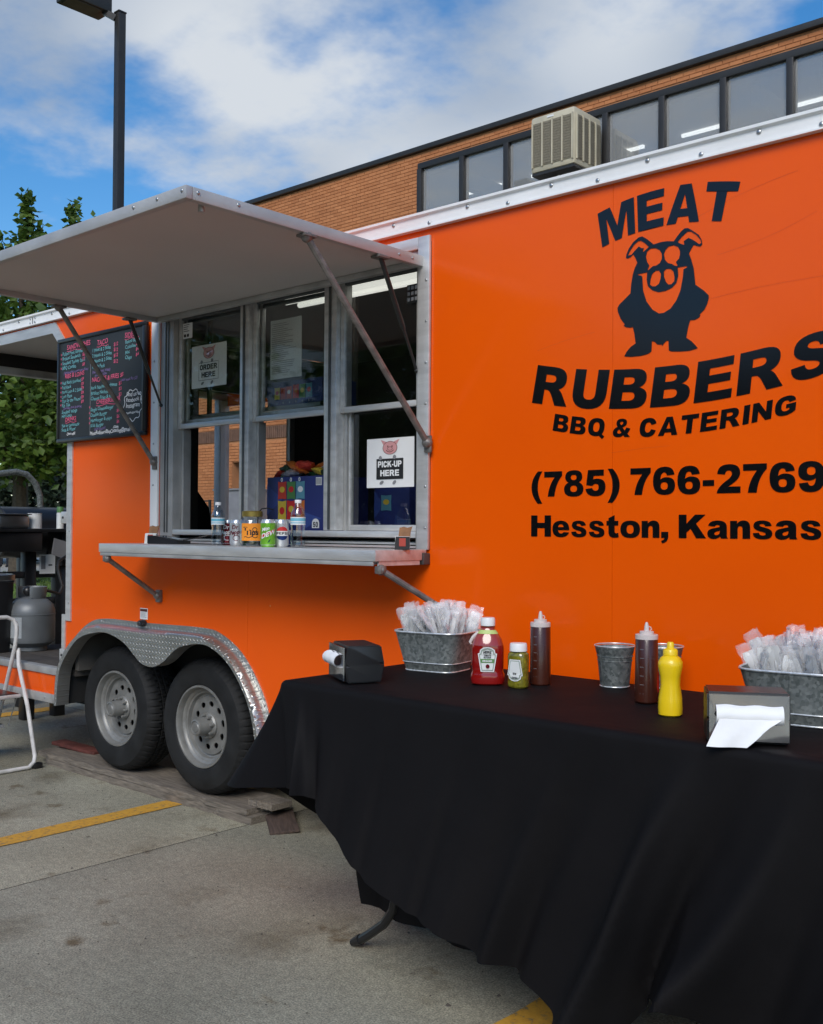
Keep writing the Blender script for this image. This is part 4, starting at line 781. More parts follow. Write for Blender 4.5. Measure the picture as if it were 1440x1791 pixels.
for a, b in zip(VV, VV[1:]):
    for i in range(len(a)-1): bm.faces.new((a[i], a[i+1], b[i+1], b[i]))
anch = [(0, 0), (10, 17), (25, 35), (45, 46), (65, 51), (80, 68), (90, 84)]
def op(i):
    k = float(np.interp(i, [a[0] for a in anch], [a[1] for a in anch])); j = min(int(k), len(o2)-2); t = k-j
    return (o2[j][0]*(1-t)+o2[j+1][0]*t, o2[j][1]*(1-t)+o2[j+1][1]*t)
FS = [[bm.verts.new((op(i)[0]*(1-f)+si[i][0]*f, -.060, op(i)[1]*(1-f)+si[i][1]*f)) for f in (0, .5, 1)] for i in range(len(si))]
for i in range(len(si)-1):
    for k in range(2): bm.faces.new((FS[i][k], FS[i+1][k], FS[i+1][k+1], FS[i][k+1]))
IV = [[bm.verts.new((x, y, z)) for x, z in si] for y in (-.060, -.05, .02)]
for a, b in zip(IV, IV[1:]):
    for i in range(len(a)-1): bm.faces.new((a[i], a[i+1], b[i+1], b[i]))
bmesh.ops.remove_doubles(bm, verts=bm.verts, dist=.0006)
fen = obj('fender', bm, 'diamond', TR, smooth=50)
bm = B()
o0 = offset_in(so_, -.028)
F1 = [bm.verts.new((x, -.004, z)) for x, z in o0]; F2 = [bm.verts.new((x, -.004, z)) for x, z in so_]; F3 = [bm.verts.new((x, .0005, z)) for x, z in o0]
for i in range(len(F1)-1): bm.faces.new((F1[i], F1[i+1], F2[i+1], F2[i])); bm.faces.new((F1[i], F1[i+1], F3[i+1], F3[i]))
flg = obj('fender_flange', bm, 'diamond', TR); rivets([(o0[i][0]*.5+so_[i][0]*.5, -.005, o0[i][1]*.5+so_[i][1]*.5) for i in range(6, len(so_)-2, 7)], flg, .006)
# wheels
def tyre_bm():
    bm = B(); prof = [(.198, .250), (.206, .080), (.213, .068), (.222, .062), (.250, .057), (.285, .055), (.310, .060), (.318, .062), (.332, .074), (.343, .090), (.349, .104), (.3505, .120), (.3505, .135), (.3425, .137), (.3425, .144), (.351, .146), (.351, .168), (.343, .170), (.343, .178), (.351, .180), (.351, .202), (.3425, .204), (.3425, .211), (.3505, .213), (.349, .245), (.335, .275), (.29, .290), (.21, .270)]
    n = 280; rings = []
    for j, (r_, y) in enumerate(prof):
        ring = []
        for k in range(n):
            rr = r_
            if r_ > .330 and 8 <= j <= 24 and (k+(j//4)*2) % 5 == 0: rr -= .006 if r_ > .345 else .004
            if .30 < r_ < .312 and k % 2: rr += .0012
            a = 2*PI*k/n; ring.append(bm.verts.new((rr*math.cos(a), y, rr*math.sin(a))))
        rings.append(ring)
    for a, b in zip(rings, rings[1:]):
        for k in range(n): bm.faces.new((a[k], a[(k+1) % n], b[(k+1) % n], b[k]))
    return bm
def wheel(x):
    bm = B(); ri = lambda u, v, d: (u, .122+d, v)
    slab(bm, [ell(0, 0, .150, .150, 48), ell(0, 0, .066, .066, 32)]+[ell(.112*math.cos(a), .112*math.sin(a), .0145, .0190, 14, rot=a) for a in [2*PI*k/10+.15 for k in range(10)]], ri, .006)
    wh = obj('wheel', bm, 'rim', TR, local=True); wh.location = Vector((x, 0, .419))-TR.location; wh.rotation_euler = (0, random.uniform(0, 1), 0)
    bm = B(); lathe(bm, [(.206, .110), (.214, .070), (.211, .0625), (.203, .062), (.198, .070), (.193, .092), (.182, .098), (.178, .106), (.170, .110), (.164, .128), (.155, .132), (.149, .125)], 64, axis='y', cap0=False, cap1=False); obj('rim', bm, 'rim', wh, local=True)
    bm = B(); lathe(bm, [(.067, .126), (.066, .112), (.058, .104), (.046, .102), (.044, .040), (.041, .031), (.034, .028), (.032, .033), (.026, .0335), (.022, .030), (.001, .030)], 32, axis='y'); obj('hub', bm, 'rim', wh, local=True)
    for k in range(8):
        a = 2*PI*k/8; bm = B(); lathe(bm, [(.0085, .106), (.0085, .088), (.006, .082), (.001, .081)], 6, (.0565*math.cos(a), 0, .0565*math.sin(a)), 'y'); obj('lug_nut', bm, 'rim', wh, local=True)
    bm = B(); lathe(bm, [(.14, .16), (.14, .25)], 32, axis='y'); obj('brake_drum', bm, 'hole', wh, local=True)
    bm = B(); tube(bm, [(.172, .118, .02), (.180, .085, .02)], .004, 6); obj('valve', bm, 'black', wh, local=True)
    obj('tyre', tyre_bm(), 'tyre', wh, local=True, smooth=22)
wheel(-4.41); wheel(-5.20)
# service window: trim, frame, sashes and panes
sw = node('service_window', TR, (-3.75, 0, 1.36))
boxo('window_trim', (-2.862, -.016, WZB), (WXR, -.001, 2.655), 'alu', sw, .003); boxo('window_trim', (-4.765, -.016, WZB), (WXL, -.001, 2.60), 'rail', sw, .003)
boxo('window_trim', (-4.6995, -.016, 2.605), (-2.8625, -.001, 2.655), 'alu', sw, .003)
boxo('window_jamb', (-2.88, -.0005, WZB), (-2.82, .11, 2.629), 'aludull', sw, .003); boxo('window_jamb', (-4.6995, .0, WZB), (-4.585, .11, 2.629), 'aludull', sw, .003); boxo('window_header', (-4.584, .0, 2.552), (-2.881, .11, 2.629), 'aludull', sw, .003)
for x in (-4.655, -4.632): boxo('jamb_groove_shade', (x, -.004, 1.42), (x+.008, -.0005, 2.55), 'aludark', sw)  # dark strips on the jamb face stand for groove shade
rivets([(-2.815, -.017, 1.45+.17*k) for k in range(7)], sw, .006); rivets([(-4.735, -.017, 1.45+.22*k) for k in range(6)], sw, .006)
cols = [(-4.584, -4.045), (-3.975, -3.444), (-3.364, -2.881)]
for (a, b) in ((-4.0445, -3.9755), (-3.4435, -3.3645)): boxo('mullion', (a, .005, 1.436), (b, .105, 2.551), 'alu', sw, .004); boxo('mullion_groove_shade', ((a+b)/2-.006, -.001, 1.44), ((a+b)/2+.006, .004, 2.55), 'aludark', sw)  # dark centre strip stands for the shade of a groove
boxo('window_sill', (-4.584, .0, 1.408), (-2.881, .11, 1.435), 'alu', sw, .003)
for k, z in enumerate((1.365, 1.379, 1.393)): boxo('sill_track', (-4.584, .010+.02*k, z), (-2.881, .12, z+.009), 'alu', sw); 
boxo('sill_gap_shade', (-4.584, .05, 1.3615), (-2.881, .119, 1.4075), 'aludark', sw)  # dark block stands for the shade behind the sill tracks
for i, (a, b) in enumerate(cols):
    def sash(z0, z1, y, wd=.026):
        s = node('sash', sw, ((a+b)/2, y, z0)); boxo('stile', (a+.001, y-.012, z0), (a+wd, y+.012, z1), 'alu', s, .003); boxo('stile', (b-wd, y-.012, z0), (b-.001, y+.012, z1), 'alu', s, .003)
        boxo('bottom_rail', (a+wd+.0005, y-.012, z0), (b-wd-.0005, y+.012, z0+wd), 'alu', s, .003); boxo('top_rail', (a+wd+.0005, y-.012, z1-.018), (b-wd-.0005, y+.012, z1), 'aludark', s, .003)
        boxo('pane', (a+wd+.0005, y-.002, z0+wd+.0005), (b-wd-.0005, y+.002, z1-.0185), 'glass', s)
    sash(1.962, 2.551, .040)
    boxo('lower_track', (a+.001, .055, 1.436), (a+.020, .10, 1.961), 'aludull', sw); boxo('lower_track', (b-.020, .055, 1.436), (b-.001, .10, 1.961), 'aludull', sw)
    if i < 2: sash(1.99, 2.54, .082, .022)      # raised lower sashes
    else: sash(1.436, 1.985, .082, .026)
# serving awning
aw = node('awning', TR, (-3.77, 0, 2.55))
AX0, AX1, AY = -4.70, -2.833, -1.2
boxo('awning_panel', (AX0+.02, AY+.02, 2.552), (AX1-.02, -.012, 2.572), 'awnunder', aw); boxo('awning_skin', (AX0+.03, AY+.03, 2.5725), (AX1-.03, -.006, 2.577), 'orange', aw)
fr1 = boxo('awning_frame', (AX0, AY, 2.528), (AX1, AY+.03, 2.572), 'aluframe', aw, .003); boxo('awning_frame', (AX0, AY+.0305, 2.528), (AX0+.03, -.03, 2.572), 'aluframe', aw, .003); fr2 = boxo('awning_frame', (AX1-.03, AY+.0305, 2.528), (AX1, -.010, 2.572), 'aluframe', aw, .003); boxo('awning_frame', (AX0+.0305, -.05, 2.528), (AX1-.0305, -.012, 2.551), 'aludull', aw, .003)
rivets([(AX1-.02-.14*k, AY-.001, 2.555) for k in range(3)], fr1, .007); rivets([(AX1+.001, AY+.05+.17*k, 2.555) for k in range(2)]+[(AX1+.001, -.08, 2.55), (AX1+.001, -.16, 2.55)], fr2, .007, (1, 0, 0))
bm = B(); lathe(bm, [(.011, 2.512), (.012, 2.522), (.009, 2.5515)], 14, (AX1-.05, AY+.10, 0)); obj('latch_knob', bm, 'aludull', aw)
def rod(name, p, q_, r_, m, body=None, parent=aw):
    bm = B(); p, q_ = Vector(p), Vector(q_); tube(bm, [p, q_], r_, 10); o = obj(name, bm, m, parent)
    if body:
        bm = B(); tube(bm, [p, p.lerp(q_, body)], r_*1.7, 12); obj('cylinder', bm, m, o)
    for e_ in (p, q_): bm = B(); bmesh.ops.create_uvsphere(bm, u_segments=10, v_segments=8, radius=r_*1.7, matrix=Matrix.Translation(e_)); obj('end_joint', bm, m, o)
    return o
rod('support_arm', (-2.85, -.648, 2.520), (-2.795, -.028, 1.797), .0135, 'strut'); rod('support_arm', (-4.69, -.60, 2.520), (-4.715, -.028, 1.792), .0125, 'strut')
rod('gas_strut', (-2.85, -.254, 2.525), (-2.868, -.012, 2.10), .006, 'blackrod', .62); rod('gas_strut', (-4.69, -.20, 2.525), (-4.665, -.02, 2.09), .006, 'blackrod', .62)
for (x, y) in ((-2.85, -.648), (-4.69, -.60), (-2.85, -.254), (-4.69, -.20)): boxo('hinge_plate', (x-.025, y-.03, 2.516), (x+.025, y+.03, 2.527), 'strut', aw, .002)
for (x, z) in ((-2.795, 1.797), (-4.715, 1.792)): boxo('wall_bracket', (x-.018, -.028, z-.04), (x+.018, -.0165, z+.03), 'strut', aw, .003)
# serving shelf
sh = node('serving_shelf', TR, (-3.77, 0, 1.33))
boxo('shelf_top', (-4.75, -.318, 1.347), (-2.805, -.017, 1.362), 'alu', sh, .002); boxo('shelf_fascia', (-4.75, -.325, 1.318), (-2.805, -.3185, 1.360), 'alu', sh, .002); boxo('shelf_lip', (-4.75, -.3215, 1.300), (-2.815, -.314, 1.3175), 'aludull', sh, .002)
boxo('end_cap', (-2.8045, -.325, 1.318), (-2.799, -.05, 1.362), 'alu', sh, .002); boxo('end_cap_lip', (-2.812, -.30, 1.300), (-2.803, -.06, 1.3175), 'alu', sh); boxo('shelf_core', (-4.74, -.31, 1.306), (-2.82, -.02, 1.3465), 'aludull', sh); boxo('end_cap', (-4.756, -.325, 1.318), (-4.7505, -.02, 1.362), 'alu', sh, .002)
boxo('corner_bracket', (-2.835, -.045, 1.30), (-2.797, -.002, 1.3465), 'aludark', sh, .003)
rod('shelf_strut', (-2.79, -.30, 1.285), (-2.60, -.02, 1.075), .0125, 'strut', parent=sh); rod('shelf_strut', (-4.70, -.31, 1.285), (-4.68, -.02, 1.085), .0125, 'strut', parent=sh)
boxo('strut_foot', (-4.70, -.02, 1.05), (-4.66, -.001, 1.115), 'strut', sh, .003); boxo('strut_hanger', (-2.81, -.318, 1.270), (-2.775, -.285, 1.2995), 'strut', sh, .003); boxo('strut_hanger', (-4.72, -.325, 1.270), (-4.685, -.295, 1.2995), 'strut', sh, .003); boxo('strut_foot', (-2.62, -.02, 1.04), (-2.58, -.001, 1.105), 'strut', sh, .003)
# lettering on the side
def lettering(name, s, f, gap=.09, space=.42):
    L_, tot = layout(s, gap, space); grp = node(name, TR, f(.5, .5))
    for x, cs in L_: bm = B(); sheet(bm, [[((p[0]+x)/tot, p[1]) for p in flat(c)] for c in cs], f); obj('letter', bm, 'vinyl', grp, smooth=0)
YT = -.0022
lettering('lettering_meat', 'MEAT', envelope([(-1.989, 2.462), (-1.872, 2.486), (-1.80, 2.494), (-1.726, 2.495), (-1.62, 2.483), (-1.50, 2.462)], [(-2.009, 2.587), (-1.90, 2.612), (-1.80, 2.622), (-1.70, 2.622), (-1.593, 2.612), (-1.469, 2.586)], YT), .10)
lettering('lettering_rubbers', 'RUBBERS', envelope([(-2.294, 1.925), (-2.151, 1.901), (-2.05, 1.887), (-1.823, 1.871), (-1.661, 1.870), (-1.505, 1.884), (-1.33, 1.906), (-1.165, 1.940)], [(-2.267, 2.066), (-2.138, 2.040), (-1.979, 2.020), (-1.824, 2.010), (-1.662, 2.008), (-1.516, 2.019), (-1.354, 2.037), (-1.155, 2.075)], YT), .12)
lettering('lettering_bbq', 'BBQ & CATERING', envelope([(-2.2, 1.814), (-2.086, 1.796), (-1.987, 1.782), (-1.882, 1.773), (-1.774, 1.769), (-1.661, 1.772), (-1.546, 1.781), (-1.435, 1.794), (-1.288, 1.818)], [(-2.189, 1.877), (-2.095, 1.859), (-1.982, 1.844), (-1.882, 1.836), (-1.782, 1.834), (-1.677, 1.836), (-1.553, 1.842), (-1.435, 1.853), (-1.282, 1.877)], YT), .14, .5)
def straight(x0, x1, z0, h): return lambda u, v: (x0+(x1-x0)*u, YT, z0+h*v)
lettering('lettering_phone', '(785) 766-2769', straight(-2.294, -1.195, 1.569, .093), .085, .42)
lettering('lettering_town', 'Hesston, Kansas', straight(-2.295, -1.205, 1.420, .079), .07, .42)
bm = B(); sheet(bm, PIG, lambda u, v: (u, YT, v)); obj('pig_emblem', bm, 'vinyl', TR, smooth=0)
bm = B(); sx_ = random.Random(6)
for (xa, za, xb, zb, sag) in ((-1.62, 2.50, -1.28, 2.58, .01), (-1.55, 2.36, -1.22, 2.44, -.012), (-1.60, 2.215, -1.20, 2.235, .006), (-2.27, 2.12, -2.02, 2.16, .004), (-1.95, 1.72, -1.72, 1.735, .002), (-4.55, 1.02, -4.47, .985, .001), (-5.45, 1.30, -5.38, 1.285, 0)):
    stroke(bm, [(xa+(xb-xa)*k/12, za+(zb-za)*k/12+sag*math.sin(PI*k/12)+sx_.gauss(0, .0004)) for k in range(13)], .0009, lambda u, v: (u, -.0006, v))
tag(obj('scratches', bm, mat('scratched_paint', (.62, .060, .003), .5), TR, smooth=0), kind='stuff')
# small details on the side
bm = B(); box(bm, (-4.865, -.002, .950), (-4.795, -.0005, 1.010)); ws = obj('warning_sticker', bm, 'paper', TR); bm = B(); box(bm, (-4.862, -.0032, .992), (-4.798, -.0021, 1.006)); obj('sticker_header', bm, 'rustplate', ws)
bm = B(); [box(bm, (-4.858, -.0032, .985-.006*k), (-4.805-.01*(k % 2), -.0021, .9865-.006*k)) for k in range(5)]; obj('sticker_text', bm, 'greyink', ws)
bm = B(); lathe(bm, [(.030, -.001), (.030, -.014), (.024, -.026), (.001, -.029)], 20, (-4.832, 0, .930), 'y', sx=1.1, sy=.62); ml = obj('marker_light', bm, 'black', TR); bm = B(); lathe(bm, [(.016, -.0285), (.012, -.034), (.001, -.036)], 16, (-4.832, 0, .930), 'y', sy=.7); obj('lens', bm, 'glass', ml)
def paper(name, x0, x1, z0, z1, y, parent, m='paper', bend=.006):
    bm = B(); n = 8; P = [[bm.verts.new((x0+(x1-x0)*i/n, y-bend*math.sin(PI*i/n)*math.sin(PI*j/n+.4), z0+(z1-z0)*j/n)) for j in range(n+1)] for i in range(n+1)]
    for i in range(n):
        for j in range(n): bm.faces.new((P[i][j], P[i+1][j], P[i+1][j+1], P[i][j+1]))
    r_ = bmesh.ops.extrude_face_region(bm, geom=bm.faces[:]); bmesh.ops.translate(bm, vec=(0, .0006, 0), verts=[v for v in r_['geom'] if isinstance(v, bmesh.types.BMVert)])
    return obj(name, bm, m, parent)
def pig_sign(name, label, x0, x1, z0, z1, y, lines, inv):
    t = thing(name, label, 'sign', ((x0+x1)/2, y, z0)); W_, H_ = x1-x0, z1-z0
    sh_ = paper('sheet', x0, x1, z0, z1, y, t, bend=.0)
    F = lambda d: (lambda u, v: (x0+u*W_, y-d, z0+v*H_))
    bm = B(); sheet(bm, [ell(.50, .80, .145, .125)], F(.0014)); sheet(bm, [[(.36, .86), (.30, .97), (.46, .91)]], F(.0012)); sheet(bm, [[(.64, .86), (.70, .97), (.54, .91)]], F(.0012)); obj('pig_head', bm, 'pigpink', t, smooth=0)
    bm = B(); stroke(bm, [(.50+.150*math.cos(a), .80+.130*math.sin(a)) for a in [2*PI*k/30 for k in range(31)]], .010, F(.0018)); sheet(bm, [ell(.455, .83, .014, .02, 10)], F(.002)); sheet(bm, [ell(.545, .83, .014, .02, 10)], F(.002)); stroke(bm, [(.42, .755), (.46, .725), (.50, .715), (.54, .725), (.58, .755)], .016, F(.002)); stroke(bm, [(.50+.05*math.cos(a), .785+.035*math.sin(a)) for a in [2*PI*k/16 for k in range(17)]], .010, F(.002)); obj('pig_lines', bm, 'pigbrown', t, smooth=0)
    for cx, cz, rx_, rz_, r_ in ((.30, .60, .035, .045, 0), (.60, .61, .035, .045, 0), (.33, .10, .05, .03, .6), (.60, .10, .05, .03, .9)): bm = B(); sheet(bm, [ell(cx, cz, rx_, rz_, 12, rot=r_)], F(.0026)); obj('pig_hoof', bm, 'greyink', t, smooth=0)
    bm = B(); sheet(bm, [[(.22, .17), (.78, .17), (.78, .58), (.22, .58)]], F(.0020)); obj('placard', bm, 'ink' if inv else 'paper', t, smooth=0)
    bm = B(); stroke(bm, [(.22, .17), (.78, .17), (.78, .58), (.22, .58), (.22, .17)], .010, F(.0024)); obj('placard_border', bm, 'ink', t, smooth=0)
    bm = B()
    for i, s in enumerate(lines):
        wd = .50 if len(s) > 4 else .40; heavy(bm, s, lambda u, v, i=i, wd=wd: F(.0030)(.5+(u-.5)*wd, .41-.18*i+v*.125), .10)
    obj('sign_lettering', bm, 'paper' if inv else 'ink', t, smooth=0)
pig_sign('paper_sign', 'square white paper sign reading PICK-UP HERE under a pig head', -3.235, -2.955, 1.625, 1.840, .073, ('PICK-UP', 'HERE'), True)
pig_sign('paper_sign', 'white paper sign reading ORDER HERE behind the upper left pane', -4.505, -4.215, 2.170, 2.390, .058, ('ORDER', 'HERE'), False)
nl = thing('printed_notice', 'tall white printed notice behind the upper middle pane', 'notice', (-3.815, .10, 2.17)); paper('sheet', -3.93, -3.705, 2.17, 2.46, .104, nl, bend=.012)
bm = B(); rn = random.Random(4)
for k in range(26): x0 = -3.905+rn.choice((0, 0, .01)); box(bm, (x0, .0895, 2.435-k*.0096), (x0+rn.uniform(.08, .17), .0905, 2.437-k*.0096))
obj('printed_lines', bm, 'greyink', nl)
st = thing('window_sticker', 'tiny white square sticker in the top corner of the order window', 'sticker', (-4.52, .034, 2.43)); boxo('sheet', (-4.555, .0365, 2.435), (-4.475, .0375, 2.515), 'paper', st)
bm = B(); [box(bm, (-4.548, .0355, 2.505-.011*k), (-4.50-.008*(k % 3), .0362, 2.508-.011*k)) for k in range(4)]; box(bm, (-4.545, .0355, 2.443), (-4.528, .0362, 2.458)); box(bm, (-4.52, .0355, 2.443), (-4.503, .0362, 2.458)); obj('sticker_print', bm, 'ink', st)
cp = thing('timer_panel', 'small black button panel stuck at the top right of the window', 'panel', (-2.92, .0, 2.40)); boxo('case', (-2.955, .018, 2.395), (-2.886, .027, 2.475), 'black', cp, .004)
for i in range(3):
    for j in range(3): boxo('button', (-2.948+i*.021, .014, 2.403+j*.024), (-2.934+i*.021, .0178, 2.419+j*.024), 'greyink', cp, .002)

# ------------------------------------------------------------------ menu board
MX0, MX1, MZ0, MZ1 = -5.690, -4.790, 1.940, 2.552
mb = thing('menu_board', 'black chalkboard menu with pink, teal and purple handwriting hung by the window', 'menu board', (-5.24, -.03, MZ0))
boxo('board', (MX0+.02, -.034, MZ0+.02), (MX1-.02, -.0145, MZ1-.02), 'chalk', mb)
for a, b in (((MX0, MZ0), (MX1, MZ0+.022)), ((MX0, MZ1-.022), (MX1, MZ1)), ((MX0, MZ0+.0222), (MX0+.022, MZ1-.0222)), ((MX1-.022, MZ0+.0222), (MX1, MZ1-.0222))): boxo('frame', (a[0], -.042, a[1]), (b[0], -.0145, b[1]), 'black', mb, .003)
boxo('centre_line', (-5.335, -.0352, MZ0+.03), (-5.332, -.0342, MZ1-.15), 'greyink', mb)
MW, MH = MX1-MX0, MZ1-MZ0
def chalk(name, items, m, wob=.006):
    bm = B(); rn = random.Random(len(items))
    for (s, fx_, fz, size) in items:
        x0 = MX0+fx_*MW; z0 = MZ1-fz*MH; sl = rn.uniform(.02, .05); ph = rn.uniform(0, 6)
        thin(bm, s, lambda u, v: (x0+u*size+v*size*.10, -.0362, z0+v*size+u*size*sl*.4+wob*.35*math.sin(u*2.1+ph)), .012)
    return tag(obj(name, bm, m, mb, smooth=0), kind='stuff')
chalk('pink_headings', [('SANDWICHES', .11, .115, .040), ('TACO', .47, .13, .040), ('SIDES', .78, .115, .040), ('RIBS & LOINS', .09, .385, .036), ('NACHOS & FRIES', .415, .465, .036), ('CHEESEBURGER', .47, .675, .034), ('DRINKS', .10, .80, .034), ('$5', .735, .455, .030)]
      + [('$8', .30, .155+.045*k, .026) for k in range(4)] + [('$12', .66, .165+.052*k, .028) for k in range(4)] + [('$4', .90, .15+.048*k, .026) for k in range(4)] + [('$9', .29, .43+.043*k, .026) for k in range(6)] + [('$3', .72, .525+.05*k, .027) for k in range(3)] + [('$6', .70, .72+.05*k, .026) for k in range(4)] + [('*', .035, .175+.045*k, .03) for k in range(4)]+[('*', .035, .45+.043*k, .03) for k in range(6)]+[('*', .385, .72+.05*k, .03) for k in range(4)], 'pink')
chalk('teal_items', [(s, .055, .165+.045*k, .029) for k, s in enumerate(('Pulled Pork Sandwich', 'Brisket Sandwich', 'Smoked Turkey Sand.', 'BBQ Combo'))] + [(s, .415, .185+.052*k, .028) for k, s in enumerate(('1 Meat & 2 Sides', '2 Meats & 2 Sides', '3 Meats & 2 Sides', 'Family Pack'))] + [(s, .785, .165+.048*k, .028) for k, s in enumerate(('Baked Beans', 'Coleslaw', 'Mac', 'Chips'))]
      + [(s, .055, .445+.043*k, .028) for k, s in enumerate(('Half Rack Smoked', 'Full Rack', 'Pork Loin & 2 Sides', 'Loin Plate', 'Tips by the Pound', 'Rib Tips'))] + [(s, .405, .535+.05*k, .029) for k, s in enumerate(('Pork Nachos & cheese', 'Brisket Nachos', 'Cheese Fries & meat'))] + [(s, .405, .735+.05*k, .028) for k, s in enumerate(('Single Cheeseburger', 'Double Burger', 'Hamburger & chips', 'Kids Burger'))] + [('Smoked Wings', .055, .725, .028), ('Hot Links', .055, .760, .028), ('Tea or Lemonade', .055, .855, .027), ('Soda & Water', .055, .895, .027)], 'teal')
chalk('purple_notes', [('(Sandwiches come with chips)', .075, .345, .022), ('(served with toast)', .42, .385, .024), ('and two sides', .45, .415, .022), ('(Add meat for $3)', .74, .50, .022), ('(includes bun & sauce)', .075, .685, .022), ('(add bacon)', .45, .915, .024)], 'purple')
chalk('white_writing', [('Find us on', .805, .645, .034), ('Facebook &', .80, .695, .032), ('Instagram', .80, .745, .034), ('#meatrubbersbbq', .80, .80, .018), ('MeatRubbersBbqCatering@gmail', .40, .955, .030), ('.com', .66, .915, .028), ('One refill', .12, .935, .024)], 'chalkw')
bm = B(); cl = []
for k in range(40):
    a = 2*PI*k/39; r_ = 1+.09*math.sin(a*9); cl.append((MX0+(.875+.095*r_*math.cos(a))*MW, MZ1-(.725+.135*r_*math.sin(a))*MH))
stroke(bm, cl, .0045, lambda u, v: (u, -.0364, v)); obj('chalk_cloud', bm, 'chalkw', mb, smooth=0)
for (x, z, w_) in ((.11, .128, .22), (.47, .143, .13), (.78, .128, .15), (.10, .812, .14), (.47, .688, .27)):
    bm = B(); stroke(bm, [(MX0+(x+w_*k/8)*MW, MZ1-(z+.006*math.sin(k*1.3))*MH) for k in range(9)], .0028, lambda u, v: (u, -.0364, v)); obj('underline', bm, 'pink', mb, smooth=0)

# ------------------------------------------------------------------ things on the serving shelf
SZ = 1.362
def cyl_f(r, ang0, z0):                    # u along the arc (metres), v up -> a point on a standing cylinder, local
    return lambda u, v: (r*math.sin(ang0+u/r), -r*math.cos(ang0+u/r), z0+v)
FACE = R(48)                              # local rotation that turns a label to the viewer
def bottle(label, x, y):
    t = thing('water_bottle', label, 'bottle', (x, y, SZ), FACE)
    prof = [(.001, .004), (.020, .0015), (.029, .006), (.031, .014)]
    for k in range(11):
        z = .018+k*.0105; prof += [(.031 if k % 2 else .0292, z)]
    prof += [(.0305, .130), (.0315, .134), (.0315, .140), (.029, .151), (.021, .170), (.0125, .184), (.0115, .190), (.0115, .196)]
    bm = B(); lathe(bm, prof, 28, cap1=False); obj('body', bm, 'clear', t, local=True, smooth=60)
    bm = B(); lathe(bm, [(.001, .006), (.028, .007)]+[(.0285 if k % 2 else .0275, .018+k*.0105) for k in range(11)]+[(.0285, .134), (.027, .150), (.0195, .168), (.001, .168)], 24); obj('water', bm, 'waterbody', t, local=True, smooth=60)
    bm = B(); lathe(bm, [(.0318, .098), (.0318, .130)], 28, cap0=False, cap1=False); lb = obj('label', bm, 'cyan', t, local=True)
    for z0, z1, m in ((.0975, .1035, 'paper'), (.108, .113, 'paper'), (.126, .1305, 'paper')):
        bm = B(); lathe(bm, [(.0321, z0), (.0321, z1)], 28, cap0=False, cap1=False); obj('label_band', bm, m, lb, local=True)
    bm = B(); lathe(bm, [(.013, .189), (.0145, .190), (.0145, .202), (.0135, .204), (.001, .204)], 20); obj('cap', bm, 'white', t, local=True)
def can(name, label, x, y, m, art):
    t = thing(name, label, 'can', (x, y, SZ), FACE)
    bm = B(); lathe(bm, [(.025, .0025), (.026, .0005), (.028, .002), (.033, .011), (.033, .105)], 32, cap1=False); obj('body', bm, m, t, local=True)
    bm = B(); lathe(bm, [(.0331, .105), (.0275, .118), (.0275, .1215), (.0262, .1215), (.0255, .117), (.001, .117)], 32, cap0=False); obj('top', bm, 'silver', t, local=True)
    bm = B(); lathe(bm, [(.0262, .0005), (.0332, .0109)], 32, cap0=False, cap1=False); obj('base', bm, 'silver', t, local=True)
    art(t)
def curvy_text(t, s, size, z0, m, ang=0., off=.012, slant=.15, tilt=0., r_=.0334):
    w_ = textw(s)*size; bm = B(); thin(bm, s, lambda u, v: cyl_f(r_, ang, z0)(u*size-w_/2+v*size*slant, v*size+(u*size-w_/2)*tilt), off); obj('can_lettering', bm, m, t, local=True, smooth=0)
def art_doc(t, m='paper'):
    curvy_text(t, 'Dr', .026, .078, m, -.25, .03); curvy_text(t, 'Pepper', .026, .055, m, 0, .03, tilt=.15)
    bm = B(); stroke(bm, [(.016*math.cos(a), .036+.012*math.sin(a)) for a in [PI*.9+2.2*PI*k/24-PI for k in range(20)]], .003, cyl_f(.0334, 0, 0)); obj('swirl', bm, m, t, local=True, smooth=0)
    bm = B(); stroke(bm, [(-.03, .053), (0, .0545), (.03, .060)], .0025, cyl_f(.0334, 0, 0)); obj('stripe', bm, m, t, local=True, smooth=0)
def curved_fill(bm, rows_, F, n=10):
    G2 = [[bm.verts.new(F(a+(b-a)*i/n, z)) for i in range(n+1)] for z, a, b in rows_]
    for p, q_ in zip(G2, G2[1:]):
        for i in range(n):
            try: bm.faces.new((p[i], p[i+1], q_[i+1], q_[i]))
            except ValueError: pass
def art_dew(t):
    for k, (z, a) in enumerate(((.096, .7), (.09, 0), (.084, -.7))):
        bm = B(); sheet(bm, [[(-.012, z-.006), (.0, z+.004), (.013, z-.003), (.004, z-.009)]], cyl_f(.0333, a, 0)); obj('leaf_print', bm, 'darkgreen', t, local=True, smooth=0)
    bm = B(); stroke(bm, [(-.034+.0068*k, .045+.0029*k) for k in range(11)], .012, cyl_f(.03345, 0, 0)); obj('red_slash', bm, 'red', t, local=True, smooth=0)
    curvy_text(t, 'Mtn', .022, .072, 'paper', -.35, .03, tilt=.25, r_=.0336); curvy_text(t, 'DEW', .030, .048, 'paper', .05, .03, tilt=.35, r_=.0338)
    bm = B(); sheet(bm, [[(-.006, .018), (.002, .032), (.010, .036), (.004, .022)]], cyl_f(.0334, .1, 0)); obj('leaf_print', bm, 'darkgreen', t, local=True, smooth=0)
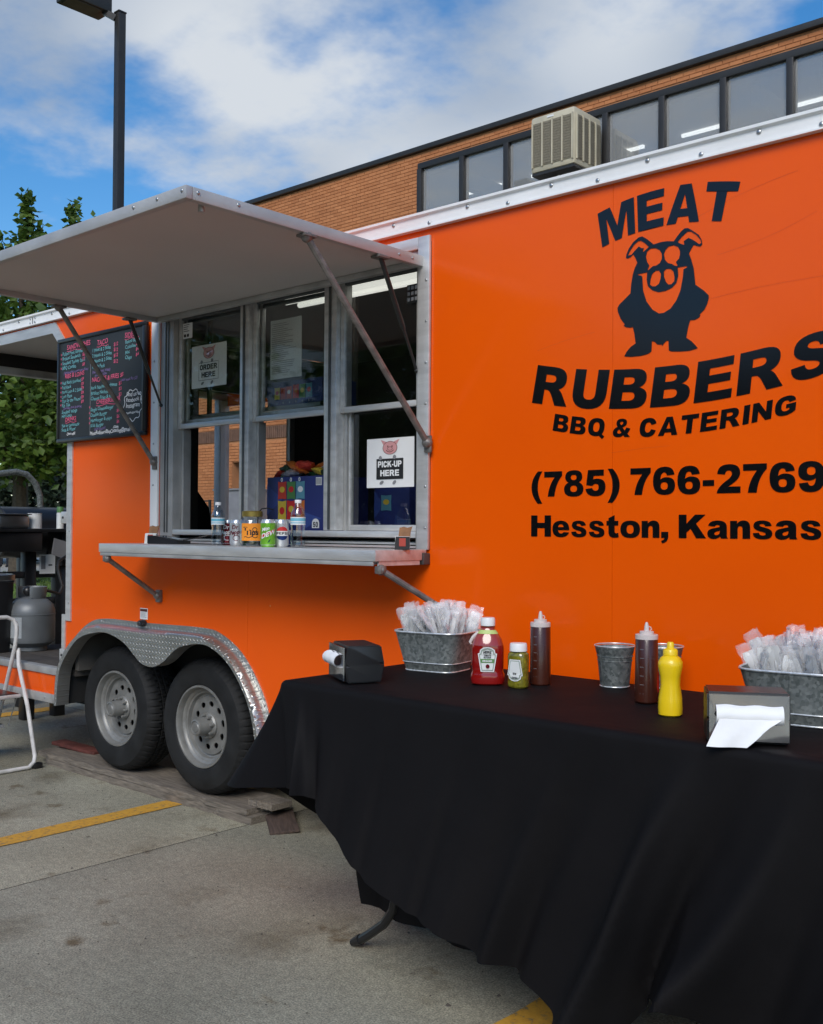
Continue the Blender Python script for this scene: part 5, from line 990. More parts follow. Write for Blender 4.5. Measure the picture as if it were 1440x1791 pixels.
def art_pep(t):
    F = cyl_f(.0334, .15, 0); c = .060; r_ = .030
    for nm, z0, z1, m in (('red_half', .011, .030, 'red'), ('white_band', -.0105, .0105, 'paper'), ('blue_half', -.030, -.011, 'canblue')):
        bm = B(); rows_ = [z0+(z1-z0)*k/8 for k in range(9)]; curved_fill(bm, [(c+z, -math.sqrt(max(0, r_*r_-z*z)), math.sqrt(max(0, r_*r_-z*z))) for z in rows_], F); obj(nm, bm, m, t, local=True, smooth=0)
    bm = B(); heavy(bm, 'PEPSI', lambda u, v: cyl_f(.0337, .15, 0)((u-.5)*.054, .0545+v*.0115), .12); obj('can_lettering', bm, 'ink', t, local=True, smooth=0)
bottle('clear water bottle with blue label, next to the maroon can', -3.975, -.172)
can('soda_can', 'maroon soda can next to the left water bottle', -3.992, -.100, 'maroon', art_doc)
can('soda_can', 'white soda can with a dark swirl beside the maroon can', -3.856, -.155, 'silver', lambda t: art_doc(t, 'maroon'))
can('soda_can', 'green soda can half hidden behind the orange labelled jar', -3.920, -.080, 'cangreen', lambda t: curvy_text(t, '7', .04, .05, 'paper', 0, .03))
can('soda_can', 'lime green soda can right of the orange jar', -3.515, -.256, 'canlime', art_dew)
can('soda_can', 'silver soda can with a red and blue roundel', -3.505, -.188, 'silver', art_pep)
can('soda_can', 'dark blue soda can squeezed beside the right water bottle', -3.555, -.118, 'canblue', lambda t: curvy_text(t, 'SI', .028, .055, 'paper', .3, .03))
bottle('clear water bottle with blue label, right end of the drinks row', -3.322, -.255)
jt = thing('tip_jar', 'clear tip jar with gold lid and orange paper label', 'jar', (-3.690, -.200, SZ), FACE)
bm = B(); lathe(bm, [(.001, .003), (.050, .001), (.056, .008), (.056, .115), (.050, .126), (.043, .130), (.043, .136)], 32, cap1=False); obj('jar', bm, 'clear', jt, local=True)
bm = B(); lathe(bm, [(.046, .134), (.047, .135), (.047, .156), (.043, .160), (.001, .160)], 32, cap0=False); obj('lid', bm, 'gold', jt, local=True)
bm = B(); F = cyl_f(.0572, 0, 0); n = 16; a_ = [[bm.verts.new(F(-.052+.104*i/n, z)) for z in (.026, .104)] for i in range(n+1)]; [bm.faces.new((a_[i][0], a_[i+1][0], a_[i+1][1], a_[i][1])) for i in range(n)]; obj('paper_label', bm, 'tiporange', jt, local=True)
bm = B(); heavy(bm, 'T', lambda u, v: cyl_f(.0577, 0, 0)(-.040+u*.020, .072+v*.016), .1); thin(bm, 'Tips', lambda u, v: cyl_f(.0577, 0, 0)(-.030+u*.036, .052+v*.034), .035); stroke(bm, [(-.036+.008*k, .042+.003*math.sin(k*1.7)) for k in range(9)], .003, cyl_f(.0577, 0, 0)); stroke(bm, [(.014+.010*math.cos(k*.7), .076+.009*math.sin(k*.7)) for k in range(10)], .003, cyl_f(.0577, 0, 0)); tag(obj('label_doodle', bm, 'ink', jt, local=True, smooth=0), kind='stuff')
for k, (rx, z) in enumerate(((.3, .008), (1.2, .012), (2.3, .016))):
    bm = B(); box(bm, (-.028, -.012, 0), (.028, .012, .0012)); bmesh.ops.rotate(bm, matrix=Matrix.Rotation(rx, 3, 'Z') @ Matrix.Rotation(.25, 3, 'X'), verts=bm.verts); bmesh.ops.translate(bm, vec=(0, 0, z), verts=bm.verts); obj('banknote', bm, 'labelgrey' if k else 'paper', jt, local=True)
kh = thing('jar_cord', 'thin black cord looped behind the gold jar lid', 'cord', (-3.75, -.10, SZ)); bm = B(); tube(bm, [(-3.775, -.085, SZ+.002), (-3.785, -.09, SZ+.10), (-3.775, -.095, SZ+.150), (-3.745, -.10, SZ+.172), (-3.70, -.105, SZ+.175), (-3.665, -.10, SZ+.168)], .003, 8); obj('loop', bm, 'black', kh); boxo('clip', (-3.78, -.09, SZ+.0005), (-3.768, -.078, SZ+.012), 'black', kh)
rd = thing('card_reader', 'flat black card terminal with cable at the left of the shelf', 'card reader', (-4.44, -.12, SZ), R(15))
bm = B(); slab(bm, [[(-.10, 0), (.10, 0), (.10, .016), (-.06, .042), (-.10, .042)]], lambda u, v, d: (u, -.05+d, v), .10); bmesh.ops.bevel(bm, geom=bm.edges[:], offset=.003, segments=2, affect='EDGES'); obj('body', bm, 'black', rd, local=True); bm = B(); beam(bm, (-.05, 0, .0395), (.085, 0, .0225), .07, .002); obj('screen', bm, 'glass', rd, local=True)
bm = B(); tube(bm, [(.09, 0, .02), (.13, .05, .03), (.2, .10, .05), (.27, .14, .075)], .003, 8); obj('cable', bm, 'black', rd, local=True)
def cardholder(label, x, y, rz, mf):
    t = thing('card_holder', label, 'card holder', (x, y, SZ), rz)
    bm = B(); slab(bm, [[(-.030, 0), (.030, 0), (.030, .052), (-.026, .052)]], lambda u, v, d: (u, d, v), .004); obj('pocket', bm, mf, t, local=True)
    bm = B(); slab(bm, [[(-.022, 0), (.024, 0), (.034, .075), (.040, .094), (.020, .088), (.006, .092), (-.012, .088)]], lambda u, v, d: (u, .022+d+v*.10, v), .005); obj('backboard', bm, 'cork', t, local=True)
    bm = B(); box(bm, (-.030, .0045, .0005), (.030, .0215, .003)); obj('base', bm, 'cork', t, local=True)
    for k in range(4): bm = B(); box(bm, (-.028, .006+k*.0036, .0035), (.030, .0075+k*.0036, .050+.001*k)); obj('card', bm, 'paper', t, local=True)
    bm = B(); box(bm, (-.012, -.0012, .014), (.014, -.0003, .046)); obj('print', bm, 'cardred', t, local=True)
cardholder('brown card holder with red and black business cards at the shelf\'s right end', -2.800, -.17, R(40), 'ink')
cardholder('brown card holder with pale cards at the shelf\'s left end', -4.575, -.14, R(40), 'label')

# ------------------------------------------------------------------ crisp cartons behind the window
def bagprint(bm, F, x, z, w_, h_): sheet(bm, [[(x, z), (x+w_*.5, z+h_*.04), (x+w_, z), (x+w_*.97, z+h_*.5), (x+w_, z+h_), (x+w_*.5, z+h_*.96), (x, z+h_), (x+w_*.04, z+h_*.5)]], F)
def carton(label, x0, x1, y0, y1, z0, z1, rows, big):
    t = thing('snack_carton', label, 'carton', ((x0+x1)/2, (y0+y1)/2, z0)); W_, H_ = x1-x0, z1-z0
    boxo('box', (x0, y0, z0), (x1, y1, z1), 'boxblue', t, .003)
    F = lambda d: (lambda u, v: (x0+u*W_, y0-d, z0+v*H_))
    bm = B(); sheet(bm, [[(0.0, .35), (.28, .62), (0, .88)]], F(.0006)); sheet(bm, [[(.55, .05), (.95, .30), (.62, .42)]], F(.0006)); sheet(bm, [[(.02, .02), (.22, .10), (.02, .22)]], F(.0006)); tag(obj('facet_print', bm, 'boxblue2', t, smooth=0), kind='stuff')
    k = 0
    for (bx, bz, bw, bh, m) in rows:
        bm = B(); bagprint(bm, F(.0012), bx, bz, bw, bh); p = obj('bag_print', bm, m, t, smooth=0)
        bm = B(); sheet(bm, [ell(bx+bw*.5, bz+bh*.55, bw*.30, bh*.17, 16)], F(.0018)); obj('bag_badge', bm, ('bagy', 'red', 'paper', 'bago')[k % 4] if m != 'bagy' else 'red', p, smooth=0); k += 1
    for (bx, bz) in big[0]:
        bm = B(); sheet(bm, [ell(bx, bz, .022*(H_/W_)*1.2, .035, 14)], F(.0024)); d_ = obj('count_dot', bm, 'paper', t, smooth=0); bm = B(); heavy(bm, '0', lambda u, v: F(.003)(bx-.008+u*.016, bz-.018+v*.036), .1); obj('count_digit', bm, 'ink', d_, smooth=0)
    if big[1]:
        bm = B(); sheet(bm, [[(.80, .14)]+[(.86+.06*math.cos(PI-PI*k/12), .22+.075*math.sin(PI-PI*k/12)) for k in range(13)]+[(.92, .14)]], F(.0024)); d_ = obj('count_badge', bm, 'paper', t, smooth=0); bm = B(); heavy(bm, '50', lambda u, v: F(.003)(.818+u*.084, .155+v*.085), .12); obj('count_digits', bm, 'ink', d_, smooth=0)
        bm = B(); sheet(bm, [[(.86, .84), (.96, .84), (.96, .97), (.86, .97)]], F(.0024)); lb = obj('barcode_label', bm, 'paper', t, smooth=0); bm = B(); [sheet(bm, [[(.868+.011*k, .855), (.868+.011*k+.004, .855), (.868+.011*k+.004, .955), (.868+.011*k, .955)]], F(.003)) for k in range(8)]; tag(obj('bars', bm, 'ink', lb, smooth=0), kind='stuff')
CZ = 1.4055
carton('large blue snack carton marked 50 on the counter behind the drinks', -4.060, -3.640, .20, .50, CZ, 1.70, [(.20, .62, .15, .30, 'bagr'), (.36, .62, .15, .30, 'bagg'), (.52, .62, .15, .30, 'bagb'), (.20, .22, .15, .38, 'bagy'), (.36, .28, .15, .32, 'red'), (.52, .22, .15, .38, 'bago')], ([(.27, .95), (.43, .95), (.58, .95), (.27, .16)], True))
carton('low blue snack carton on the shelf behind the upper middle pane', -4.005, -3.610, .15, .38, 2.0435, 2.165, [(.14, .28, .10, .50, 'bagy'), (.25, .26, .10, .50, 'bagr'), (.36, .26, .10, .52, 'bagr'), (.48, .26, .11, .56, 'red'), (.60, .24, .11, .58, 'bagg'), (.72, .24, .11, .58, 'bagb')], ([(.19+.117*k, .13) for k in range(6)], False))
carton('dark blue snack carton further inside behind the pick-up sign', -3.55, -3.32, .45, .75, CZ, 1.66, [(.2, .5, .3, .3, 'bagb')], ([(.5, .2)], False))
rn = random.Random(9)
for k in range(13):
    m = ('bagr', 'bago', 'bagg', 'bagd', 'silver', 'bago', 'bagg', 'bagr', 'bagd', 'bago', 'bagy', 'silver', 'bagd')[k]
    t = thing('snack_bag', {'bagr': 'red', 'bago': 'orange', 'bagg': 'mid green', 'bagd': 'dark green', 'silver': 'silver', 'bagy': 'yellow'}[m]+' crinkled snack bag heaped on the large blue carton', 'snack bag', (-4.03+.030*k, rn.uniform(.23, .36), 1.703+(.030 if k % 2 else 0)), rn.uniform(0, 3), 'snack bags on the carton')
    bm = B(); n = 10; P = {}
    for s in (-1, 1):
        for i in range(n+1):
            for j in range(n+1):
                u, v = i/n*2-1, j/n*2-1; edge = (i in (0, n) or j in (0, n))
                if edge and s == 1: P[s, i, j] = P[-1, i, j]; continue
                hh = (1-u**4)*(1-v**4)*.022*s+rn.gauss(0, .0022)*(0 if edge else 1); P[s, i, j] = bm.verts.new((u*.05*(1-.1*abs(v)), v*.065, hh*.8+.016+rn.gauss(0, .0015)))
    for s in (-1, 1):
        for i in range(n):
            for j in range(n):
                try: bm.faces.new((P[s, i, j], P[s, i+1, j], P[s, i+1, j+1], P[s, i, j+1]))
                except ValueError: pass
    ob = obj('bag', bm, m, t, local=True, smooth=0); ob.rotation_euler = (rn.uniform(-.35, .35), rn.uniform(-.35, .35), 0)

# ------------------------------------------------------------------ table and cloth
TZ = .930
tb = thing('folding_table', 'folding table hidden under the black cloth, one black foot showing', 'table', (-1.46, -.52, 0))
TX0, TX1, TY0, TY1 = -2.685, -.25, -.905, -.135
boxo('tabletop', (TX0+.012, TY0+.012, TZ-.045), (TX1-.012, TY1-.012, TZ-.003), 'greybox', tb, .01)
for x in (-2.37, -.5):
    for y, s in ((-.66, -1), (-.36, 1)):
        bm = B(); tube(bm, [(x, y+.02*s*-1, TZ-.05), (x, y, .24), (x-.015, y, .17), (x-.055, y, .115), (x-.12, y, .065), (x-.175, y, .026)], .016, 10); lg = obj('leg', bm, 'black', tb); bm = B(); tube(bm, [(x-.165, y, .034), (x-.205, y, .012)], [.019, .013], 10); obj('foot', bm, 'black', lg)
    boxo('cross_bar', (x-.012, -.65, .5), (x+.012, -.37, .53), 'black', tb)
def clothmesh():
    """skirt runs round the table: s along the edge, v from edge to hem"""
    # (edge point, outward normal, hem z, flare at hem, sideways shift at hem)
    st_ = []
    def addedge(p, q_, nrm, fn, n):
        for k in range(n):
            f = (k+.5)/n; st_.append((p[0]+(q_[0]-p[0])*f, p[1]+(q_[1]-p[1])*f, nrm[0], nrm[1])+fn(f))
    hemx = [(-2.685, .59), (-2.60, .60), (-2.47, .565), (-2.35, .480), (-2.20, .385), (-1.89, .295), (-1.65, .240), (-1.47, .17), (-1.38, .165), (-1.28, .30), (-1.19, .34), (-1.10, .25), (-.98, .12), (-.8, .13), (-.5, .16), (-.25, .2)]
    def ff(f):
        x = TX0+(TX1-TX0)*f; hz = xinterp(hemx, x)
        sh_ = .10*math.exp(-((x+2.68)/.16)**2)
        return (hz, None, sh_)
    rf = random.Random(8); FO = [(rf.uniform(-2.5, -.3), rf.choice((-1, 1))*rf.uniform(.003, .010), rf.uniform(.02, .05)) for _ in range(22)]
    def flare(x, v):                       # folds hang slantwise, so the profile slides along the edge with v
        u = x+.30*v*max(0, min(1, (x+2.5)/.9)); f = .040+.04*math.exp(-((u+2.1)/.4)**2)
        f += .15*math.exp(-((u+1.17)/.045)**2) + .055*math.exp(-((x+2.585)/.022)**2) - .03*math.exp(-((x+2.50)/.03)**2) + .035*math.exp(-((u+1.52)/.030)**2) - .03*math.exp(-((u+1.44)/.035)**2) - .085*math.exp(-((u+1.03)/.040)**2) + .12*math.exp(-((u+.90)/.040)**2) - .06*math.exp(-((u+.78)/.05)**2) + .10*math.exp(-((u+.62)/.05)**2) - .05*math.exp(-((u+.45)/.06)**2) + .02*math.exp(-((u+1.75)/.10)**2)
        return f+sum(a*math.exp(-((u-c)/w_)**2) for c, a, w_ in FO)
    addedge((TX0, TY0), (TX1, TY0), (0, -1), ff, 300)
    addedge((TX1, TY0), (TX1, TY1), (1, 0), lambda f: (.25+.1*math.sin(f*9), .05+.03*math.sin(f*17), 0), 40)
    addedge((TX1, TY1), (TX0, TY1), (0, 1), lambda f: (.45, .015+.01*math.sin(f*60), 0), 80)
    def fl_(f):                            # left end, back to front
        hz = float(np.interp(f, [0, .35, .65, .85, 1], [.26, .24, .42, .54, .57])); return (hz, float(np.interp(f, [0, .3, .6, .85, .97, 1], [.03, .06, .10, .22, .20, .14]))+.012*math.sin(f*22), 0)
    addedge((TX0, TY1), (TX0, TY0), (-1, 0), fl_, 80)
    n = len(st_); bm = B(); rows = 26
    ring0 = []; grid = []
    for i, (x, y, nx, ny, hz, fl, shf) in enumerate(st_):
        # average the normal with the neighbours so that corners fan out
        ax = ay = 0
        for d in range(-6, 7): ax += st_[(i+d) % n][2]; ay += st_[(i+d) % n][3]
        l_ = math.hypot(ax, ay) or 1; ax /= l_; ay /= l_
        cl_ = lambda px, py, m_: (min(max(px, TX0+m_), TX1-m_), min(max(py, TY0+m_), TY1-m_))
        col = [bm.verts.new((*cl_(x-nx*.05, y-ny*.05, .05), TZ+.004))]
        bx, by = cl_(x-nx*.018, y-ny*.018, .018)
        for k in range(5):
            a = k/4*PI/2; col.append(bm.verts.new((bx+ax*.022*math.sin(a), by+ay*.022*math.sin(a), TZ+.004-.022*(1-math.cos(a)))))
        z0 = TZ-.018
        for r_ in range(1, rows+1):
            v = r_/rows; out_ = .004+(fl if fl is not None else flare(x, v))*v**1.15
            col.append(bm.verts.new((bx+ax*(.018+out_)+(shf*v if ny == -1 else 0), by+ay*(.018+out_), z0+(hz-z0)*v)))
        grid.append(col)
    for i in range(n):
        a, b = grid[i], grid[(i+1) % n]
        for k in range(len(a)-1): bm.faces.new((a[k], b[k], b[k+1], a[k+1]))
    # the top: a gently wrinkled sheet inside the first ring
    NX, NY = 90, 30; rw_ = random.Random(2)
    wr = [(rw_.uniform(0, 6), rw_.uniform(6, 22), rw_.uniform(-14, 14)) for _ in range(5)]
    T_ = [[bm.verts.new((TX0+.049+(TX1-TX0-.098)*i/NX, TY0+.049+(TY1-TY0-.098)*j/NY, TZ+.0042+(0 if i in (0, NX) or j in (0, NY) else .0011*sum(math.sin(c0+c1*(i/NX*2.4)+c2*(j/NY*.77)) for c0, c1, c2 in wr)/2.5))) for j in range(NY+1)] for i in range(NX+1)]
    for i in range(NX):
        for j in range(NY): bm.faces.new((T_[i][j], T_[i+1][j], T_[i+1][j+1], T_[i][j+1]))
    return bm
tc_ = thing('tablecloth', 'black cloth draped crookedly over the condiment table', 'tablecloth', (-1.46, -.52, TZ))
obj('cloth', clothmesh(), 'cloth', tc_, smooth=60)
bm = B(); P = [[bm.verts.new((-2.56+.036*i+.010*math.sin(j*.4), -.70+.02*math.sin(i*.9)+.004*j, .64-.031*j-(.002*i if j == 16 else 0))) for j in range(17)] for i in range(16)]
for i in range(15):
    for j in range(16): bm.faces.new((P[i][j], P[i+1][j], P[i+1][j+1], P[i][j+1]))
obj('inner_flap', bm, 'cloth', tc_)

# ------------------------------------------------------------------ condiments
CT = TZ+.0045
kt = thing('ketchup_bottle', 'red ketchup bottle with white cap and keystone label', 'bottle', (-2.115, -.50, CT), R(36))
bm = B(); lathe(bm, [(.001, .004), (.045, .001), (.054, .006), (.057, .020), (.055, .036), (.051, .045), (.053, .058), (.054, .115), (.052, .130)], 36, sy=.66, power=2.6, cap1=False); obj('body', bm, 'ketchup', kt, local=True)
bm = B(); lathe(bm, [(.0521, .130), (.046, .150), (.033, .170), (.024, .180), (.022, .186), (.025, .188), (.025, .191), (.020, .193), (.020, .196)], 36, sy=.70, power=2.4, cap0=False, cap1=False); obj('shoulder', bm, mat('amber_clear_plastic', (.30, .035, .022), .12, 0, .1, coat=.8), kt, local=True)
bm = B(); lathe(bm, [(.0225, .193), (.024, .194), (.024, .214), (.022, .220), (.001, .220)], 28, cap0=False); obj('cap', bm, 'white', kt, local=True)
bm = B(); lathe(bm, [(.0345, .168), (.0255, .180)], 32, sy=.72, power=2.4, cap0=False, cap1=False); obj('neck_band', bm, 'lime', kt, local=True)
bm = B(); tube(bm, [(-.030, 0, .172), (-.048, 0, .155), (-.058, 0, .138), (-.054, 0, .132)], [.006, .006, .005, .004], 8); obj('grip', bm, 'translid', kt, local=True)
def keystone(t, y, sc_, z0, flip=False, lines=()):
    S_ = lambda pts, k: [[(px*k*sc_, z0+(pz if not flip else .075-pz)*sc_) for px, pz in pts]]
    out_ = [(-.020, 0), (.020, 0), (.029, .055), (.024, .056), (.022, .066), (.012, .073), (0, .075), (-.012, .073), (-.022, .066), (-.024, .056), (-.029, .055)]
    inn_ = [(-.0175, .003), (.0175, .003), (.026, .0525), (.0215, .0535), (.0195, .064), (.011, .070), (0, .072), (-.011, .070), (-.0195, .064), (-.0215, .0535), (-.026, .0525)]
    c2 = [(-.015, .006), (.015, .006), (.0225, .049), (.018, .052), (.016, .061), (0, .067), (-.016, .061), (-.018, .052), (-.0225, .049)]
    f = lambda d: (lambda u, v: (u, -(y+d)+abs(u)**2*4.0, v))
    for pts, m, d, nm in ((out_, 'paper', 0, 'label'), (inn_, 'labelgrey', .0006, 'label_border'), (c2, 'label', .0012, 'label_centre')):
        bm = B(); sheet(bm, S_(pts, 1), f(d)); obj(nm, bm, m, t, local=True, smooth=0)
    return f, S_
f, S_ = keystone(kt, .0385, 1.08, .046)
bm = B(); sheet(bm, [[(-.021, .075), (.021, .075), (.023, .088), (-.023, .088)]], f(.0020)); obj('label_band', bm, 'labelgreen', kt, local=True, smooth=0)
bm = B(); heavy(bm, 'ORGANIC', lambda u, v: f(.0026)((u-.5)*.032, .0785+v*.006), .14); obj('label_words', bm, 'paper', kt, local=True, smooth=0)
bm = B(); heavy(bm, 'HEINZ', lambda u, v: f(.0022)((u-.5)*.026, .1065+v*.0085-abs(u-.5)**2*.008), .12); heavy(bm, 'TOMATO', lambda u, v: f(.0022)((u-.5)*.024, .0975+v*.0055), .12); heavy(bm, 'KETCHUP', lambda u, v: f(.0022)((u-.5)*.024, .0905+v*.0055), .12); obj('label_name', bm, 'ink', kt, local=True, smooth=0)
bm = B(); sheet(bm, [ell(.001, .064, .0065, .0068)], f(.0024)); obj('tomato_print', bm, 'maroon', kt, local=True, smooth=0)
rk = thing('relish_bottle', 'squat green relish bottle standing upright next to the ketchup', 'bottle', (-1.998, -.49, CT), R(12))
bm = B(); lathe(bm, [(.001, .003), (.028, .001), (.033, .006), (.034, .018), (.0325, .028), (.0335, .10), (.032, .110), (.026, .116), (.024, .118)], 32, sy=.80, power=2.8); obj('body', bm, 'relish', rk, local=True)
bm = B(); lathe(bm, [(.0275, .118), (.0285, .119), (.0275, .140), (.026, .144), (.001, .145)], 28, cap0=False); obj('cap', bm, 'white', rk, local=True)
f2, _ = keystone(rk, .0285, .92, .024, True)
bm = B(); heavy(bm, 'HEINZ', lambda u, v: f2(.0022)((.5-u)*.020, .0385-v*.006), .12); heavy(bm, 'RE', lambda u, v: f2(.0022)((.5-u)*.012, .052-v*.006), .12); obj('label_name', bm, 'ink', rk, local=True, smooth=0)
def squeeze(label, x, y, h):
    t = thing('sauce_bottle', label, 'bottle', (x, y, CT), R(34))
    bm = B(); lathe(bm, [(.001, .002), (.030, .0005), (.034, .005), (.0345, .02), (.033, h*.78), (.031, h*.795)], 32); obj('body', bm, 'bbq', t, local=True)
    bm = B(); lathe(bm, [(.0325, h*.79), (.0335, h*.792), (.0335, h*.845), (.032, h*.85), (.021, h*.852), (.021, h*.885), (.019, h*.89), (.008, h*.892), (.0065, h*.95), (.0045, h*.985), (.003, h)], 28, cap0=False); obj('nozzle_lid', bm, 'translid', t, local=True)
    bm = B(); tube(bm, [(.010, 0, h*.89), (.014, 0, h*.915), (.011, 0, h*.94), (.005, 0, h*.945)], .0016, 6); obj('tip_cap_strap', bm, 'translid', t, local=True)
    for k in range(6):
        bm = B(); stroke(bm, [(-.006, .03+k*.026), (.006, .03+k*.026)], .0012, cyl_f(.0347, -.5, 0)); obj('measure_mark', bm, 'greyink', t, local=True, smooth=0)
squeeze('brown barbecue sauce squeeze bottle beside the relish', -1.985, -.385, .242); squeeze('brown barbecue sauce squeeze bottle next to the yellow mustard', -1.552, -.46, .238)
ms = thing('mustard_bottle', 'bright yellow mustard squeeze bottle with yellow cap', 'bottle', (-1.395, -.61, CT), R(15))
bm = B(); lathe(bm, [(.001, .002), (.027, .0005), (.033, .005), (.034, .022), (.0325, .05), (.027, .085), (.0285, .110), (.034, .135), (.034, .148), (.027, .160), (.019, .166)], 32, sx=.95, sy=1.05, power=2.5); obj('body', bm, 'mustard', ms, local=True)
bm = B(); lathe(bm, [(.0195, .166), (.0205, .167), (.0200, .180), (.017, .184), (.0105, .186), (.0095, .199), (.007, .203), (.001, .203)], 24, cap0=False); obj('cap', bm, 'mustard', ms, local=True)
bm = B(); sheet(bm, [ell(0, .09, .014, .030)], lambda u, v: (-.0335, u, v)); obj('label', bm, 'red', ms, local=True, smooth=0); bm = B(); sheet(bm, [ell(0, .09, .010, .010)], lambda u, v: (-.0341, u, v)); obj('label_badge', bm, 'paper', ms, local=True, smooth=0)
# pails
def pail(label, x, y):
    t = thing('metal_pail', label, 'pail', (x, y, CT), R(-30))
    bm = B(); lathe(bm, [(.001, .004), (.045, .004), (.046, .0005), (.047, .004), (.0565, .098), (.0575, .101), (.0575, .106), (.0595, .109), (.064, .130), (.0625, .130), (.058, .11), (.055, .10), (.044, .008), (.001, .008)], 40, cap0=False, cap1=False); obj('bucket', bm, 'galv', t, local=True)
    for z, r_ in ((.134, .0655), (.003, .047)):
        bm = B(); tube(bm, [(r_*math.cos(2*PI*k/36), r_*math.sin(2*PI*k/36), z) for k in range(37)], .0022, 6); obj('wire_rim', bm, 'galvrim', t, local=True)
    for z, r_ in ((.086, .0563), (.101, .0585)):
        bm = B(); tube(bm, [(r_*math.cos(2*PI*k/36), r_*math.sin(2*PI*k/36), z) for k in range(37)], .0012, 6); obj('pressed_ring', bm, 'galv', t, local=True)
    bm = B(); beam(bm, (.010, -.0475, .004), (.012, -.0595, .105), .003, .002); obj('seam', bm, 'galv', t, local=True)
pail('small empty galvanised pail in full view by the orange wall', -1.788, -.245); pail('small empty galvanised pail mostly hidden behind the brown sauce bottle', -1.665, -.150)
# tubs of wrapped cutlery
def packet_variant(seed):
    rn = random.Random(seed); b1 = B()
    L_ = rn.uniform(.115, .140)
    for k in range(2):                     # a fork and a spoon, white, side by side
        ox = -.008+.016*k; prof = [(.0045, 0), (.0055, .3), (.004, .50), (.005, .62), (.0105, .74), (.011, .88), (.007, 1.0)]
        prev = None
        for wd, f in prof:
            z = f*L_; yy = .003*math.sin(f*5)+.002*k; a = [b1.verts.new((ox-wd, yy, z)), b1.verts.new((ox, yy-.0022, z)), b1.verts.new((ox+wd, yy, z))]
            if prev: [b1.faces.new((prev[i], prev[i+1], a[i+1], a[i])) for i in range(2)]
            prev = a
    m1 = bpy.data.meshes.new('cutlery'); b1.to_mesh(m1); b1.free(); m1.materials.append(MAT['white']); m1.polygons.foreach_set('use_smooth', [True]*len(m1.polygons))
    b2 = B(); nx, nz = 6, 14
    for s in (-1, 1):
        P = [[b2.verts.new(((i/nx-.5)*.052+rn.gauss(0, .0016), s*.008*(1-(2*i/nx-1)**2)*(1 if 0 < j < nz else .2)+rn.gauss(0, .0030), -.012+(L_+.036)*j/nz+rn.gauss(0, .002))) for j in range(nz+1)] for i in range(nx+1)]
        for i in range(nx):
            for j in range(nz): b2.faces.new((P[i][j], P[i+1][j], P[i+1][j+1], P[i][j+1]))
    m2 = bpy.data.meshes.new('wrapper'); b2.to_mesh(m2); b2.free(); m2.materials.append(MAT['wrap']); m2.polygons.foreach_set('use_smooth', [True]*len(m2.polygons))
    b3 = B(); P = [[b3.verts.new(((i/4-.5)*.030+rn.gauss(0, .001), .0035+.003*math.sin(i*2.2)+.001*math.sin(j*2.+i), .0+(L_*.80+rn.gauss(0, .003))*j/6)) for j in range(7)] for i in range(5)]
    for i in range(4):
        for j in range(6): b3.faces.new((P[i][j], P[i+1][j], P[i+1][j+1], P[i][j+1]))
    m3_ = bpy.data.meshes.new('folded_napkin'); b3.to_mesh(m3_); b3.free(); m3_.materials.append(MAT['napkin'])
    return m1, m2, m3_
PK = [packet_variant(s) for s in range(5)]
def tub(label, plabel, x, y, rz, w_, d_, seed, grp, n=34):
    t = thing('metal_tub', label, 'tub', (x, y, CT), rz)
    def ring(z, k): return [(math.copysign(abs(math.cos(a))**.45, math.cos(a))*w_/2*k, math.copysign(abs(math.sin(a))**.45, math.sin(a))*d_/2*k, z) for a in [2*PI*i/48 for i in range(48)]]
    H_ = .142; bm = B()
    lev = [(.004, .70), (.0, .735), (.004, .745), (.030, .80), (.033, .81), (.036, .805), (H_, 1.0), (H_, .985), (.036, .795), (.008, .72)]
    RR = [[bm.verts.new(p) for p in ring(z, k)] for z, k in lev]; bm.faces.new(RR[0])
    for a, b in zip(RR, RR[1:]): [bm.faces.new((a[i], a[(i+1) % 48], b[(i+1) % 48], b[i])) for i in range(48)]
    bm.faces.new(RR[-1]); obj('tub', bm, 'galv', t, local=True)
    for z, k, r_ in ((H_, 1.005, .0035), (.033, .812, .002), (.003, .748, .0025)):
        bm = B(); rr = ring(z, k); tube(bm, rr+rr[:1], r_, 6); obj('rolled_rim', bm, 'galvrim', t, local=True)
    bm = B(); beam(bm, (.0, -d_/2*.745, .004), (.0, -d_/2*1.002, H_-.002), .003, .003); obj('seam', bm, 'galv', t, local=True)
    rn = random.Random(seed)
    for k in range(n):
        m1, m2, m3_ = PK[rn.randrange(5)]
        u = rn.uniform(-.80, .80); v = rn.uniform(-.75, .75)
        lx, ly = u*w_/2*.80, v*d_/2*.74
        base = Matrix.Rotation(rz, 4, 'Z') @ Vector((lx, ly, 0)); tall = rn.random() < .3
        p = thing('cutlery_packet', plabel, 'cutlery packet', (x+base.x, y+base.y, CT+(.090 if tall else rn.uniform(.060, .085))), 0, grp)
        lean = (max(-.62, min(.62, u*.50+rn.gauss(0, .14))), max(-.55, min(.55, v*.36+rn.gauss(0, .12))))
        p.rotation_mode = 'XYZ'; p.rotation_euler = (-lean[1]*.9+rn.gauss(0, .08), lean[0]*.85, rz+rn.uniform(-1.5, 1.5))
        for nm, me in (('cutlery', m1), ('wrapper', m2), ('folded_napkin', m3_)):
            o = bpy.data.objects.new(nm, me); COL.objects.link(o); o.parent = p
tub('square galvanised tub of wrapped cutlery left of the ketchup', 'clear wrapped white cutlery set in the tub left of the ketchup', -2.47, -.335, R(10), .275, .24, 31, 'cutlery in the left tub', 58)
tub('galvanised tub of wrapped cutlery cut off at the photo\'s right edge', 'clear wrapped white cutlery set in the tub behind the chrome dispenser', -1.10, -.44, R(8), .29, .24, 32, 'cutlery in the right tub', 58)
